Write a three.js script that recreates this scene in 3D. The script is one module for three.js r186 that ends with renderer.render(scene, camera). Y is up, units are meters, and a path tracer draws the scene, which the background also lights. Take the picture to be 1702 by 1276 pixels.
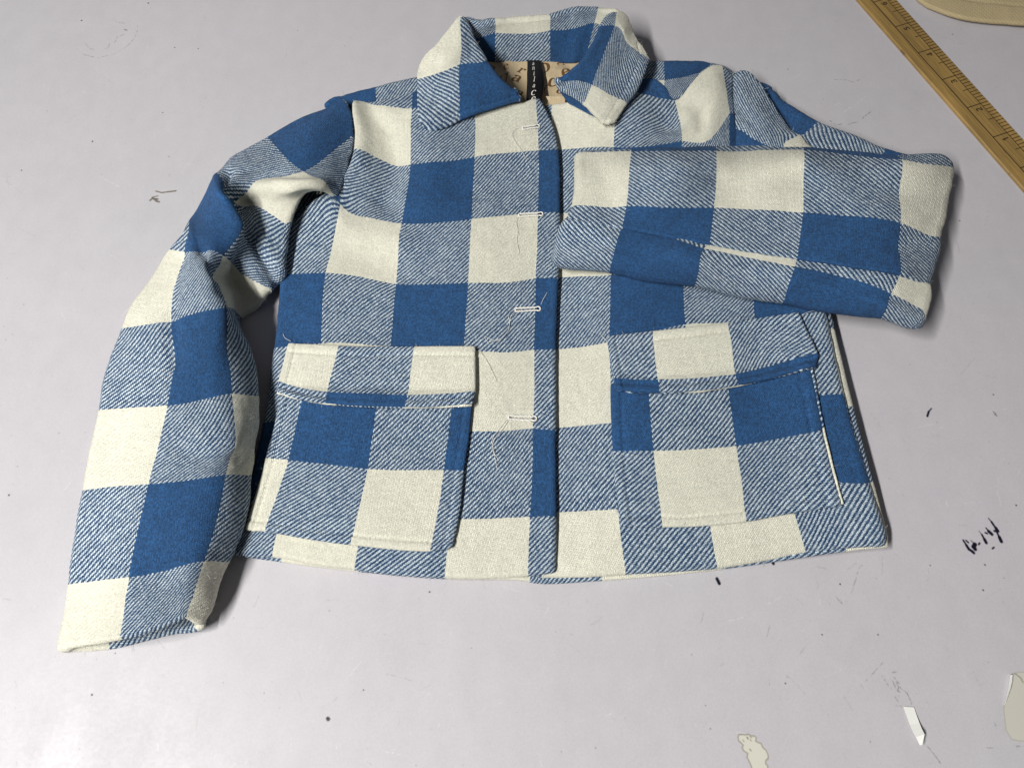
import * as THREE from 'three';
import { ImprovedNoise } from 'three/addons/math/ImprovedNoise.js';
import { mergeGeometries } from 'three/addons/utils/BufferGeometryUtils.js';
import { RectAreaLightUniformsLib } from 'three/addons/lights/RectAreaLightUniformsLib.js';

// ---------------------------------------------------------------- camera, light, exposure
const scene = new THREE.Scene();
const EYE = 0.455, PITCH = THREE.MathUtils.degToRad(64), LENS = 1278;      // metres, radians, focal length in photograph pixels
const camera = new THREE.PerspectiveCamera(2 * Math.atan(638 / LENS) * 180 / Math.PI, 1024 / 767, 0.02, 20);
camera.position.set(0, EYE, EYE / Math.tan(PITCH));
camera.lookAt(0, 0, 0);
const renderer = new THREE.WebGLRenderer({ antialias: true });
renderer.setSize(1024, 767);
renderer.toneMapping = THREE.LinearToneMapping;
renderer.toneMappingExposure = 1;
renderer.shadowMap.enabled = true;
RectAreaLightUniformsLib.init();
scene.background = new THREE.Color(0.085, 0.086, 0.09);                     // the dim room
function tubeLamp(color, power, w, l, [x, y, z], [tx, ty, tz]) {           // a fluorescent tube: long, narrow, running away from the viewer
  const lamp = new THREE.RectAreaLight(color, power, w, l);
  lamp.position.set(x, y, z); lamp.up.set(0, 0, 1); lamp.lookAt(tx, ty, tz);
  scene.add(lamp);
}
tubeLamp(new THREE.Color(1, 0.985, 0.955), 232, 0.06, 1.0, [-0.84, 1.3, 0.6], [0, 0, 0.05]);

// ---------------------------------------------------------------- helpers
const noise = new ImprovedNoise(), fbm = (x, y, z, n = 4) => { let s = 0, a = 0.5, f = 1; for (let i = 0; i < n; i++) { s += a * noise.noise(x * f, y * f, z + i * 7.3); f *= 2.03; a *= 0.5; } return s; };
let seed = 20240611; const rnd = () => { seed = (seed + 0x6D2B79F5) | 0; let t = Math.imul(seed ^ (seed >>> 15), 1 | seed); t = (t + Math.imul(t ^ (t >>> 7), 61 | t)) ^ t; return ((t ^ (t >>> 14)) >>> 0) / 4294967296; };
const lerp = (a, b, t) => a + (b - a) * t, clamp = (x, a, b) => Math.min(b, Math.max(a, x));
const back = camera.position.clone().normalize(), fwd = back.clone().negate(), up = new THREE.Vector3(0, fwd.z, fwd.y).multiplyScalar(-1);
up.set(0, Math.cos(PITCH), -Math.sin(PITCH));
/** The point that lies mm millimetres above the table where the photograph shows (px, py). */
function at(px, py, mm = 0) {
  const d = fwd.clone().addScaledVector(new THREE.Vector3(1, 0, 0), (px - 851) / LENS).addScaledVector(up, -(py - 638) / LENS);
  return camera.position.clone().addScaledVector(d, (mm / 1000 - EYE) / d.y);
}
const counts = {};
function numbered(name) { const n = counts[name] = (counts[name] ?? -1) + 1; return n ? name + '_' + String(n).padStart(3, '0') : name; }
function tag(o, label, category, group) { o.name = numbered(o.name); Object.assign(o.userData, { label, category }, group ? { group } : {}); scene.add(o); return o; }
function part(name, geometry, material, parent, label) {
  const m = new THREE.Mesh(geometry, material); m.name = name; m.castShadow = m.receiveShadow = true; if (label) m.userData.label = label;
  parent.add(m); return m;
}
const merge = (gs) => mergeGeometries(gs.map((g) => { const h = g.index ? g : g; for (const k of Object.keys(h.attributes)) if (!['position', 'normal', 'uv'].includes(k)) h.deleteAttribute(k); return h; }));

// ---------------------------------------------------------------- materials
// Woven cloth: one repeat is 4 x 4 checks of 64 x 64 threads in a 2/2 twill; even checks have blue yarn, odd ones cream yarn.
function weave() {
  const T = 8, N = 64 * 4, S = N * T, color = new Uint8Array(S * S * 4), relief = new Uint8Array(S * S * 4);
  const yarn = () => Float32Array.from({ length: N }, () => rnd() - 0.5), warpTone = yarn(), weftTone = yarn(), warpShift = yarn(), weftShift = yarn();
  const wn = 512, grain = Float32Array.from({ length: wn * wn }, () => rnd()), slub = Float32Array.from({ length: N * 128 }, () => rnd()), slub2 = Float32Array.from({ length: N * 128 }, () => rnd());
  const blue = [0.012, 0.069, 0.190], navy = [0.006, 0.040, 0.110], pale = [0.60, 0.68, 0.72], cream = [0.735, 0.72, 0.60];
  const toSrgb = (x) => Math.round(255 * clamp(x <= 0.0031308 ? 12.92 * x : 1.055 * Math.pow(x, 1 / 2.4) - 0.055, 0, 1));
  const lut = Uint8Array.from({ length: 4096 }, (_, i) => toSrgb(i / 4095));
  const wob = Float32Array.from({ length: 256 * 256 }, () => rnd() - 0.5), W = (x, y) => { const xi = Math.floor(x), yi = Math.floor(y), fx = x - xi, fy = y - yi, g = (a, b) => wob[((b & 255) << 8) | (a & 255)]; return lerp(lerp(g(xi, yi), g(xi + 1, yi), fx), lerp(g(xi, yi + 1), g(xi + 1, yi + 1), fx), fy); };
  for (let y = 0; y < S; y++) for (let x = 0; x < S; x++) {
    const wx = x + 3.6 * W(x / 16, y / 16) + 2 * W(x / 4 + 90, y / 4), wy = y + 3.6 * W(x / 16 + 40, y / 16 + 77) + 2 * W(x / 4, y / 4 + 120);     // yarns wander and fray
    const i = ((Math.floor(wx / T) % N) + N) % N, j = ((Math.floor(wy / T) % N) + N) % N, fx = wx / T - Math.floor(wx / T), fy = wy / T - Math.floor(wy / T);
    const over = ((i + j) & 3) < 2, phase = (over ? ((i + j) & 3) : ((i + j) & 3) - 2);
    const warpBlue = ((i >> 6) & 1) === 0, weftBlue = ((j >> 6) & 1) === 0, isBlue = over ? warpBlue : weftBlue, mixed = warpBlue !== weftBlue;
    const across = over ? fx : fy, along = ((phase + (over ? fy : fx)) / 2) % 1;
    const round = Math.sin(Math.PI * clamp(across, 0.02, 0.98)) * (0.55 + 0.45 * Math.sin(Math.PI * along));
    const g = grain[(y & 511) * wn + (x & 511)], g2 = grain[((y >> 1) & 511) * wn + ((x >> 1) & 511)];
    const s = over ? slub[i * 128 + ((y >> 4) & 127)] : slub2[j * 128 + ((x >> 4) & 127)], tone = 1 + 0.2 * (over ? warpTone[i] : weftTone[j]) + (isBlue && !mixed ? 0.75 : 0.4) * (s - 0.5) + 0.25 * (g - 0.5) + (isBlue && !mixed ? 0.4 : 0.16) * (g2 - 0.5);
    const o = (y * S + x) * 4, nep = !isBlue && !mixed && g > 0.9992 ? 0.4 : 1, felt = W(x / 50 + 11, y / 50 + 5) + 0.6 * W(x / 13 + 60, y / 13);      // felted patches
    let mixTo = 0, from = isBlue ? (mixed ? navy : blue) : mixed ? pale : cream;
    if (mixed && !isBlue) { const e = Math.min(across, 1 - across) * 2, cover = e * 0.75 + 0.5 * Math.sin(Math.PI * along) - 0.53 + 0.45 * (s - 0.5) + 0.12 * felt + 0.22 * (g2 - 0.5); mixTo = clamp(0.5 - 3.2 * cover, 0, 0.93); }
    else if (mixed) mixTo = clamp(0.10 + 0.22 * felt + 0.5 * (g2 - 0.62) + 0.25 * (s - 0.5), 0, 0.5) * 0.7;
    else mixTo = 0.015 * g2;
    const to = isBlue ? pale : blue;
    for (let c = 0; c < 3; c++) color[o + c] = lut[clamp(Math.round(4095 * nep * lerp(from[c] * (mixed ? 1 : 1 + (isBlue ? 0.2 : 0.06) * felt) * (isBlue ? 0.55 + 0.9 * (tone - 0.5) : tone > 1 ? 1 + (tone - 1) * 0.4 : tone * 0.5 + 0.5), to[c], mixTo)), 0, 4095)];
    color[o + 3] = 255;
    const h = clamp(round * 0.75 + 0.32 * (g2 - 0.5) + 0.2 * (g - 0.5) + 0.2 * (s - 0.5), 0, 1) * 255;
    relief[o] = relief[o + 1] = relief[o + 2] = h; relief[o + 3] = 255;
  }
  const tex = (d, srgb) => { const t = new THREE.DataTexture(d, S, S, THREE.RGBAFormat); t.wrapS = t.wrapT = THREE.RepeatWrapping; t.magFilter = THREE.LinearFilter; t.minFilter = THREE.LinearMipmapLinearFilter; t.generateMipmaps = true; if (srgb) t.colorSpace = THREE.SRGBColorSpace; t.needsUpdate = true; return t; };
  return { map: tex(color, true), bump: tex(relief, false) };
}
const cloth = weave();
const wool = new THREE.MeshPhysicalMaterial({ name: 'plaid wool', map: cloth.map, bumpMap: cloth.bump, bumpScale: 0.0006, roughness: 1, side: THREE.DoubleSide });
const yarnWhite = new THREE.MeshStandardMaterial({ name: 'white thread', color: new THREE.Color(0.74, 0.73, 0.68), roughness: 0.8 });
function canvasTexture(w, h, draw, srgb = true) {
  const c = document.createElement('canvas'); c.width = w; c.height = h; draw(c.getContext('2d'), w, h);
  const t = new THREE.CanvasTexture(c); if (srgb) t.colorSpace = THREE.SRGBColorSpace; t.magFilter = THREE.LinearFilter; return t;
}

// ---------------------------------------------------------------- cloth pieces
// Each piece is cut in cloth coordinates u, v (one unit = one check) and laid out by pins [u, v, px, py, mm]:
// where the point u, v of the cloth lies and how high above the table. R: it rests on what is already there.
const R = null;
const frontACut = {
  inside: [[-3,-1,587.6,164,20], [-2,-1,685,183.6,23], [-2.5,-1,630,171,22], [-2.5,0,635,263,19], [-2,0,681.8,273.4,21], [-1,0,788.7,260.3,21], [0,0,895.2,249.6,17], [-2,-0.5,683,228,22], [-1,-0.5,790,215,21], [-3,1,565,340.4,19], [-2,1,667.7,372,18], [-1,1,783.4,363.3,19], [0,1,894,353.5,15], [-2.5,1,613,362,17], [-3,2,540.5,452,15], [-2,2,657.5,470.6,15], [-1,2,778,469.4,17], [0,2,890.3,462.5,14], [-0.38,2,847.7,468.8,16], [-2.5,2,598,459,14], [-3,3,532.5,570,13], [-2,3,649,576,13], [-1,3,770.5,581,15], [0,3,887.8,581,13], [-0.35,3,848,585,14], [-1,4,760,716,13], [0,4,885.3,712,12], [-0.5,4,832,716,13], [-1,5,748,862,11], [0,5,881,858.5,11], [-2,5,604,853,12], [-3,5,474,823,11], [-2,4,628,704,13], [-3,4,507,689,12]],
  top: [[-2.955,-0.973,591.6,166.3,19], [-2.787,-0.996,606.4,163.2,20], [-2.551,-1.06,629.1,164.3,20], [-2.31,-1.144,653.9,162.7,20], [-1.92,-1.293,693.8,152.2,20], [-1.575,-1.281,729.3,150.2,19], [-1.097,-1.039,778.8,164.1,20], [-0.6,-0.789,829.5,175.2,20], [-0.217,-0.731,868.7,173.2,19], [-0.043,-0.779,887.2,167.6,18], [0.056,-0.786,895.9,166.5,17]],
  right: [[0.056,-0.786,895.9,166.5,17], [0.173,-0.514,910.3,196.2,16], [0.215,-0.254,918.1,222,16], [0.245,0.003,923,248.5,15.5], [0.256,0.329,924.9,282.1,15], [0.257,0.918,924.9,343,14.5], [0.268,1.619,923.9,419.9,14], [0.248,2.399,919.4,509.8,13.5], [0.239,3.099,916.9,591.9,13], [0.246,3.933,916.4,705,12.5], [0.25,4.6,916.4,800,12], [0.272,5.198,916.4,885,11], [0.277,5.594,916.1,943.3,9]],
  bottom: [[-3.57,5.592,393.1,913,7], [-3.315,5.608,413.4,915.8,8], [-3.003,5.619,452.6,916.8,8], [-2.499,5.621,520.8,928.8,9], [-2,5.618,589.6,937.8,9], [-1.502,5.619,661.4,946.8,9], [-1.002,5.619,738.9,950.8,9], [-0.504,5.62,807.9,951.8,9], [-0.005,5.62,876.6,947.8,9], [0.277,5.594,916.1,943.3,9]],
  left: [[-2.955,-0.973,591.6,166.3,19], [-2.903,-0.313,593.1,222.2,21], [-2.904,0.203,585.3,272.5,24], [-3.076,0.983,552.6,321,22], [-3.464,1.258,511.4,347.1,19], [-3.674,1.55,482.5,384.9,15], [-3.674,1.836,470,430.6,13], [-3.604,2.103,471.1,466.2,13], [-3.557,2.707,466,540.4,9], [-3.575,3.211,458,603.6,9], [-3.589,4.065,443,709.8,9], [-3.585,4.815,420.9,808,8], [-3.578,5.411,399.9,891.1,8], [-3.57,5.592,393.1,913,7]],
  folds: [[[[-2.822,-1.025],[-2.415,-0.547],[-2.285,0.018],[-2.321,0.632]],0.22,-5], [[[-2.934,-0.875],[-2.832,-0.305],[-2.824,0.092]],0.16,4], [[[-1.853,-0.933],[-1.637,-0.142],[-1.633,0.588]],0.3,3], [[[-3.017,1.177],[-2.579,1.308],[-2.033,1.292]],0.25,3], [[[-3.386,1.913],[-2.8,1.674],[-2.165,1.726]],0.3,-2], [[[-1.429,0.312],[-0.873,0.511],[-0.23,0.478]],0.3,-2], [[[0.002,-0.387],[0.007,-0.386]],0.024,-7], [[[0.043,1.022],[0.048,1.023]],0.024,-7], [[[0.04,2.422],[0.045,2.422]],0.024,-7], [[[0.015,3.877],[0.02,3.877]],0.024,-7], [[[-0.202,-0.364],[-0.013,-0.383]],0.012,-2.2], [[[-0.248,1.021],[0.026,1.023]],0.012,-2.2], [[[-0.258,2.417],[0.027,2.422]],0.012,-2.2], [[[-0.344,3.851],[-0.003,3.876]],0.012,-2.2]],
  edge: { top: 3, right: 3.2, bottom: 3, left: [2, 2, 2.5, 4, 4.5, 4.5, 4.5] },
};
const frontBCut = {
  inside: [[-1,0,914,250,7], [-0.8,0,935,248.7,9], [0,0,1019.6,241.7,19], [0,-0.45,1021.5,201,21], [1,-0.55,1132,201,23], [1,0,1133.7,234,23], [0.6,-1,1080,152,21], [2,0,1213.6,188.5,23], [1.6,0,1179,233,24], [1.78,0,1196,214,24], [2,-0.5,1206,150,24], [1.5,-0.5,1170,170,27], [-0.75,1,935,354,8], [0,1,1017,350,18], [1,1,1136,342,22], [2,1,1240,318,20], [-0.75,2,935,460.4,8], [0,2,1015,457,16], [1,2,1137,447,18], [2,2,1250,430,16], [-0.5,3,960,577,9], [0,3,1013,567.6,14], [1,3,1139,539,15], [2,3,1255.5,533,13], [0,4,1017,703,12], [-0.75,4,926,711,7], [2.7,4,1361,657,18], [1,4,1155,695,13], [2,4,1278,672,12], [0,5,1027,846,11], [-0.75,5,925,851,6.5], [1,5,1176,845,11], [2,5,1312,822,12], [2.65,5,1396,802,16]],
  top: [[-1.306,-0.759,882.7,180.5,7], [-1.096,-0.775,905.8,177.2,7.5], [-0.94,-0.787,923.6,174.2,9], [-0.794,-0.784,937.9,173.2,12], [-0.639,-0.809,953,169.2,17], [-0.488,-0.826,967.5,167.1,18], [-0.145,-0.952,1002.1,153.9,20], [0.255,-1.149,1041.5,134.1,20], [0.684,-1.219,1084.6,128.2,19], [0.823,-1.146,1100.8,138.3,19], [1,-0.979,1123.1,158.1,21], [1.525,-0.964,1164.6,125.2,22], [1.989,-0.972,1199.2,112.2,20], [2.185,-0.827,1217,126.9,18]],
  right: [[2.185,-0.827,1217,126.9,18], [2.121,-0.469,1214.9,156.1,21], [2.103,0.013,1219,190.6,21], [2.231,0.472,1227.3,236.6,18], [2.428,1.169,1265.5,302,16], [2.698,1.997,1315.4,401.8,15], [2.856,2.604,1347.3,471.6,18], [2.908,3.001,1363.1,517.1,18], [2.922,3.504,1379.1,587,18], [2.926,4.006,1395.1,656.1,18], [2.916,4.809,1428.1,774.2,17], [2.895,5.407,1456.1,868.2,15], [2.874,5.624,1464.7,898.8,13]],
  bottom: [[-1.138,5.623,884.5,950.7,5], [-0.798,5.623,924.9,950.8,5.5], [-0.397,5.623,981.8,948.8,8], [0.002,5.623,1039.2,945.3,8], [0.502,5.622,1114.7,940.8,8], [1.001,5.621,1191.4,935.3,8], [1.501,5.62,1265.2,923.8,8], [2.003,5.621,1338.3,910.8,8], [2.505,5.622,1407.5,902.8,11], [2.874,5.624,1464.7,898.8,13]],
  left: [[-1.306,-0.759,882.7,180.5,7], [-1.24,0.002,886.6,251.9,6], [-1.179,1.005,887.6,359,6], [-1.181,2.005,884.6,465.1,6], [-1.16,3.003,884.6,583,6], [-1.157,4.003,882.6,714,5.5], [-1.138,5.001,881.6,853,5], [-1.138,5.623,884.5,950.7,5]],
  folds: [[[[1.001,-0.989],[1.224,-0.807],[1.384,-0.508],[1.431,-0.312]],0.13,-3], [[[1.79,-0.915],[1.787,-0.428],[1.645,-0.184]],0.22,2], [[[0.169,-0.017],[0.671,-0.271],[0.946,-0.684]],0.3,-3], [[[0.441,-1.192],[0.77,-0.973],[0.782,-0.564]],0.25,-3]],
  edge: { top: 3, right: 5.5, bottom: 3, left: 2 },
};
const sleeveLCut = {
  inside: [[1,-3,503.9,285,36], [1,-2,400,336,27.4], [1,-1,365.3,422.4,42.8], [1.5,-3,532,300,37], [1.5,-2.5,482,320,41], [1,0,375.5,511,38], [0,0,279.7,531.6,36.2], [0,-1,304,417.5,38.6], [0.02,-1.22,314,385,36.6], [1,-1.5,398.3,378.8,40.7], [0.9,-1.95,379.5,324,46.8], [0.5,0,330,519,41.6], [0.5,-1,335,412,47.8], [1.35,-1.9,422,350,25.4], [1.5,-1.4,428,415,27.4], [1.5,-1,402,455,21.3], [1,-0.5,362,468,40.6], [1.14,-0.5,371,470,27.1], [1.5,-0.45,394,482,14.5], [1.15,-0.95,378,437,28.4], [0.5,-3,468,254,34], [0.5,-3.5,520,222,32], [1,-3.85,588.5,222,21], [0.5,-2.5,410,268,36], [1,-2.5,438,297,34], [1,-2.2,412,312,31.5], [0,1,278,673.4,40.6], [0,0.5,287.7,606.6,40.6], [1,1,385,654,38], [1,0.5,377.5,585,38.9], [0,2,246,804.7,38], [1,2,375.3,788.6,36.2], [0,1.5,262,742,39.8], [1,1.5,391.4,742,38], [0,3,213,958.7,32.6], [1,3,339,932.5,31.6], [0,2.5,231.4,873,35.3], [1,2.5,362.6,852,33.4], [0.5,1,332,665,42.5], [0.5,2,312,798,39.8], [0.5,3,277,947,34.3], [-0.4,0,235,541,29], [-0.4,1,217,677,30.7], [-0.4,2,188,808,29], [-0.4,3,160,965,23.5]],
  top: [[0.127,-3.978,558.2,171.8,16], [0.194,-3.995,565.5,166.1,18], [0.414,-3.96,574.8,177.3,20], [0.649,-3.919,581.5,192.8,21], [0.954,-3.831,583.4,221.8,21], [1.449,-3.488,577.1,270,22], [1.908,-3.051,559.3,322.2,24]],
  right: [[1.908,-3.051,559.3,322.2,24], [1.879,-2.829,535.3,317.8,30], [1.802,-2.546,509.9,320.1,31], [1.858,-2.265,487.3,339.8,31], [1.884,-1.924,470.6,382,25.4], [1.812,-1.482,464.2,438.7,21.3], [1.87,-1.065,443,471.4,18.3], [1.866,-0.487,416.2,502.2,9.9], [1.704,0.021,396.2,523.8,9.9], [1.448,0.28,402.3,549.5,16.2], [1.333,0.446,414.2,575.4,19.9], [1.316,0.635,421,603.8,21.7], [1.318,0.764,422.9,624.2,22.6], [1.324,1.2,424.4,686.9,23.5], [1.298,1.579,421,737.5,22.6], [1.316,2.048,411.4,796.4,20.8], [1.321,2.454,404.1,855,19], [1.302,2.895,383.3,918.5,17.2], [1.279,3.092,368.3,947.4,16.2], [1.217,3.495,347.3,1006.5,15.4], [1.178,3.684,337,1030.3,14.5]],
  bottom: [[-0.735,3.756,96.3,1071.5,7.2], [-0.41,3.736,144.3,1063.8,18.1], [-0.013,3.718,196.8,1056.8,23.5], [0.235,3.726,228.7,1049.9,25.3], [0.481,3.716,257.4,1041,26.2], [0.763,3.67,288.3,1030,27.1], [0.992,3.645,311.2,1021.8,26.2], [1.178,3.684,337,1030.3,14.5]],
  left: [[0.127,-3.978,558.2,171.8,16], [0.075,-3.499,502.2,194.8,17], [0.104,-2.993,443.5,227.7,18], [0.243,-2.489,392.9,255.5,21], [0.37,-2.058,364.8,282.8,24.4], [0.362,-1.813,346.3,309.2,22.4], [0.261,-1.641,329.4,342.1,20.3], [0.03,-1.409,315.2,364.4,19.4], [-0.213,-0.99,280.2,415.3,16.3], [-0.45,-0.532,247.2,468.3,13.5], [-0.669,-0.185,214.4,515.1,13.5], [-0.747,0.013,202.7,547.5,13.5], [-0.764,0.512,174.9,622.2,13.5], [-0.725,1.009,164.5,681.4,13.5], [-0.734,1.511,149.7,751.3,12.6], [-0.743,2.01,138,815.5,11.8], [-0.733,2.558,124,899.2,10.9], [-0.713,3.008,115.8,971.2,9.9], [-0.735,3.756,96.3,1071.5,7.2]],
  folds: [[[[0.599,-2.098],[1.001,-1.946],[1.195,-1.559],[1.689,-1.333],[1.857,-1.212]],0.11,-6], [[[0.535,-1.955],[0.901,-1.82],[0.99,-1.429],[1.104,-0.881]],0.12,3.5], [[[0.208,-1.106],[0.729,-0.864],[1.008,-0.602]],0.1,-3.5], [[[0.017,-0.886],[0.075,-0.407],[0.031,-0.007],[0.027,0.46]],0.12,-2.5], [[[1.145,-2.232],[1.245,-2.584],[1.619,-2.91]],0.16,4], [[[0.812,-2.22],[0.878,-2.441],[0.927,-2.715]],0.12,-2], [[[0.293,1.539],[0.727,1.733],[1.085,1.715]],0.15,-1.8], [[[0.218,3.044],[0.619,3.301],[0.88,3.618]],0.2,-2]],
  edge: { top: 3, right: [2, 3, 4, 5, 6, 8, 9, 9, 8, 7], bottom: 2.6, left: 7 },
};
const foreUpCut = {
  inside: [[1,1,1191.3,249.6,42], [2,1,1337,248.7,42], [3,1,1500,263.5,44], [3.33,1,1552,272.6,41], [0.5,1,1120,250,42.5], [0,2,1041.3,342,44], [1,2,1187,345,45], [2,2,1334.8,354.8,45], [3,2,1497.8,370.4,47], [0,1.5,1046,297,45], [1,1.5,1190,298,46], [2,1.5,1336,302,46], [3,1.5,1500,317,48]],
  top: [[-0.52,1,968.7,251.1,28], [0.001,0.961,1050.2,247.7,30], [0.495,0.923,1118.2,244.7,30], [0.997,0.914,1190.1,242.7,30], [1.498,0.908,1261.9,240.8,30], [1.992,0.939,1334.7,244.2,30], [2.497,0.937,1414.6,250.2,32], [2.982,0.861,1489.8,257.2,34], [3.287,0.802,1539.9,256.2,33], [3.481,0.812,1569.5,259.1,31], [3.544,0.899,1581.2,268.1,29]],
  right: [[3.544,0.899,1581.2,268.1,29], [3.524,1.154,1581.9,289.7,32], [3.494,1.503,1577,329.2,34], [3.427,1.845,1566.1,368.9,35], [3.386,2.056,1558.1,399,35], [3.362,2.599,1547.1,443.9,34], [3.348,2.919,1540,471.9,33]],
  bottom: [[-0.589,2.239,948.6,365.8,40], [-0,2.332,1035.3,374.9,44], [0.601,2.452,1122.3,392.2,45], [1.001,2.571,1180.6,402.1,45], [2.001,2.749,1326.5,425.6,45], [3.004,2.828,1498.5,453.2,45], [3.348,2.919,1540,471.9,33]],
  left: [[-0.52,1,968.7,251.1,28], [-0.537,1.454,966,289.1,36], [-0.547,2.01,959.4,341.9,39], [-0.589,2.239,948.6,365.8,40]],
  folds: [[[[2.821,1.42],[3.172,1.41],[3.48,1.513]],0.3,-3], [[[0.237,1.651],[1.426,1.713],[2.397,1.811]],0.3,1.5], [[[-0.418,1.166],[-0.242,1.554],[-0.173,2.036]],0.16,-1.8], [[[2.585,2.669],[3.007,2.319],[3.387,1.891]],0.14,-2], [[[1.237,1.136],[1.335,1.52],[1.281,1.876]],0.2,-1.3], [[[2.429,1.243],[2.519,1.626],[2.401,2.075]],0.22,-1.6]],
  edge: { top: 9, right: 10, bottom: 1.5, left: 5 },
};
const foreLowCut = {
  inside: [[0.65,2,1126,397.5,45], [1,2,1170.4,412.6,45], [2,2,1321.7,443,45], [3,2,1484.8,486.5,42], [0,2.5,1022,415,42], [1,2.4,1162,450,40], [2,2.3,1312,472,40], [3,2.25,1476,510,38]],
  top: [[-0.6,2.12,943.5,366,40], [0,2.08,1034.8,374,41.5], [0.6,1.95,1121.7,391,42], [1,1.9,1180,401,42], [2,1.81,1326,424.5,42], [3,1.69,1497.8,452,42], [3.4,1.6,1543.5,474.7,33]],
  right: [[3.4,1.6,1543.5,474.7,33], [3.4,1.95,1538,508,32], [3.37,2.28,1526,538,28]],
  bottom: [[-0.62,2.85,928,434,24], [0,2.82,1015,446,27], [0.4,2.78,1074,459,27], [1,2.66,1156.5,472,27], [1.6,2.6,1247.8,489.5,26], [2,2.56,1304,498.5,26], [2.45,2.54,1378,513,26], [3,2.44,1467,527,26], [3.3,2.37,1515,539.5,26], [3.37,2.28,1526,538,28]],
  left: [[-0.6,2.12,943.5,366,40], [-0.62,2.5,933,408,33], [-0.62,2.85,928,434,24]],
  folds: [[[[-0.381,2.355],[-0.071,2.57],[0.265,2.54]],0.16,-1.8], [[[2.488,2.101],[2.861,2.124],[3.27,2.014]],0.15,-1.8]],
  edge: { top: 1.2, right: 9, bottom: 9, left: 6 },
};
const upperFrontCut = {
  inside: [[1,0.2,1229,217,26], [1,0.55,1264,237,30], [1.2,1,1306,236,31], [1.45,1,1328,223,27], [1.5,0.4,1255,180,32]],
  top: [[1.82,0.05,1223,129,20], [1.93,0.1,1231,122,22], [1.95,0.22,1243,120.5,23], [1.92,0.38,1257.5,134,24], [1.85,0.5,1268,147,25]],
  right: [[1.85,0.5,1268,147,25], [1.75,0.62,1280,167,25], [1.62,0.82,1300,198,26], [1.5,0.97,1319,219,26], [1.5,1.2,1341,238,28], [1.4,1.5,1365,262,30]],
  bottom: [[0.6,0.3,1228,262,22], [0.75,0.6,1270,268,28], [1.4,1.5,1365,262,30]],
  left: [[1.82,0.05,1223,129,20], [1.5,0.08,1221,156,22], [1.2,0.12,1224,190,22], [0.6,0.3,1228,262,22]],
  folds: [[[[1.859,0.099],[1.521,0.172],[1.103,0.25]],0.12,3]],
  edge: { top: 4, right: 5, bottom: 2, left: 2.5 },
};
const upperBackCut = {
  inside: [[0.55,1,1335,224,22]],
  top: [[0.772,0.089,1259.8,140.5,12], [0.76,0.384,1282.1,160.5,16], [0.774,0.638,1310.5,177.7,18], [0.777,1.01,1358.9,204.4,19], [0.773,1.501,1420,228.4,20], [0.769,1.9,1460.3,247,21], [0.78,2.462,1524,264.4,22]],
  right: [[0.78,2.462,1524,264.4,22], [0.605,2.458,1515.7,282.7,22], [0.247,2.369,1497.6,305.5,22]],
  bottom: [[0.542,0.143,1255.1,164,10], [0.402,0.628,1303.5,212.5,16], [0.154,1.113,1333,257.1,20], [0.141,1.598,1401.3,296.3,22], [0.247,2.369,1497.6,305.5,22]],
  left: [[0.772,0.089,1259.8,140.5,12], [0.675,0.13,1258.9,151.1,11], [0.542,0.143,1255.1,164,10]],
  edge: { top: 7, right: 3, bottom: 2, left: 3 },
};
const pocketLCut = {
  inside: [[0,1,479.1,764.2,R], [1,1,610.7,779,R], [2,1,737.6,780.8,R], [0,0.35,498.2,677,R], [1,0.35,625.1,680.6,R], [2,0.3,750.6,680.6,R], [2,1.9,717.1,904.1,R], [0,1.5,459.3,824.8,R], [1,1.5,597,842.8,R], [2,1.5,727.9,846.4,R]],
  top: [[-0.293,0.214,468.5,654.1,R], [0.003,0.213,503.2,657.3,R], [1.003,0.213,629.5,660.9,R], [2.002,0.209,753.5,660.9,R], [2.243,0.209,782.5,660.7,R]],
  right: [[2.243,0.209,782.5,660.7,R], [2.243,0.545,777.5,716.3,R], [2.224,0.997,768.1,781.1,R], [2.226,1.497,761.6,846,R], [2.244,1.949,749.1,907.1,R]],
  bottom: [[-0.256,1.915,409.4,877.6,R], [-0.003,1.911,440,879.8,R], [0.497,1.929,510.3,892,R], [0.993,1.931,581.6,902.1,R], [1.496,1.958,647,908.6,R], [1.995,1.959,714.4,912.2,R], [2.244,1.949,749.1,907.1,R]],
  left: [[-0.293,0.214,468.5,654.1,R], [-0.275,0.553,457,706.4,R], [-0.257,1.003,442.6,761.3,R], [-0.246,1.502,426.4,818.3,R], [-0.256,1.915,409.4,877.6,R]],
  stitched: [0.09, ['left', 'bottom', 'right']],
  edge: { top: 1, right: 1.5, bottom: 1.4, left: 1.4 },
};
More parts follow.
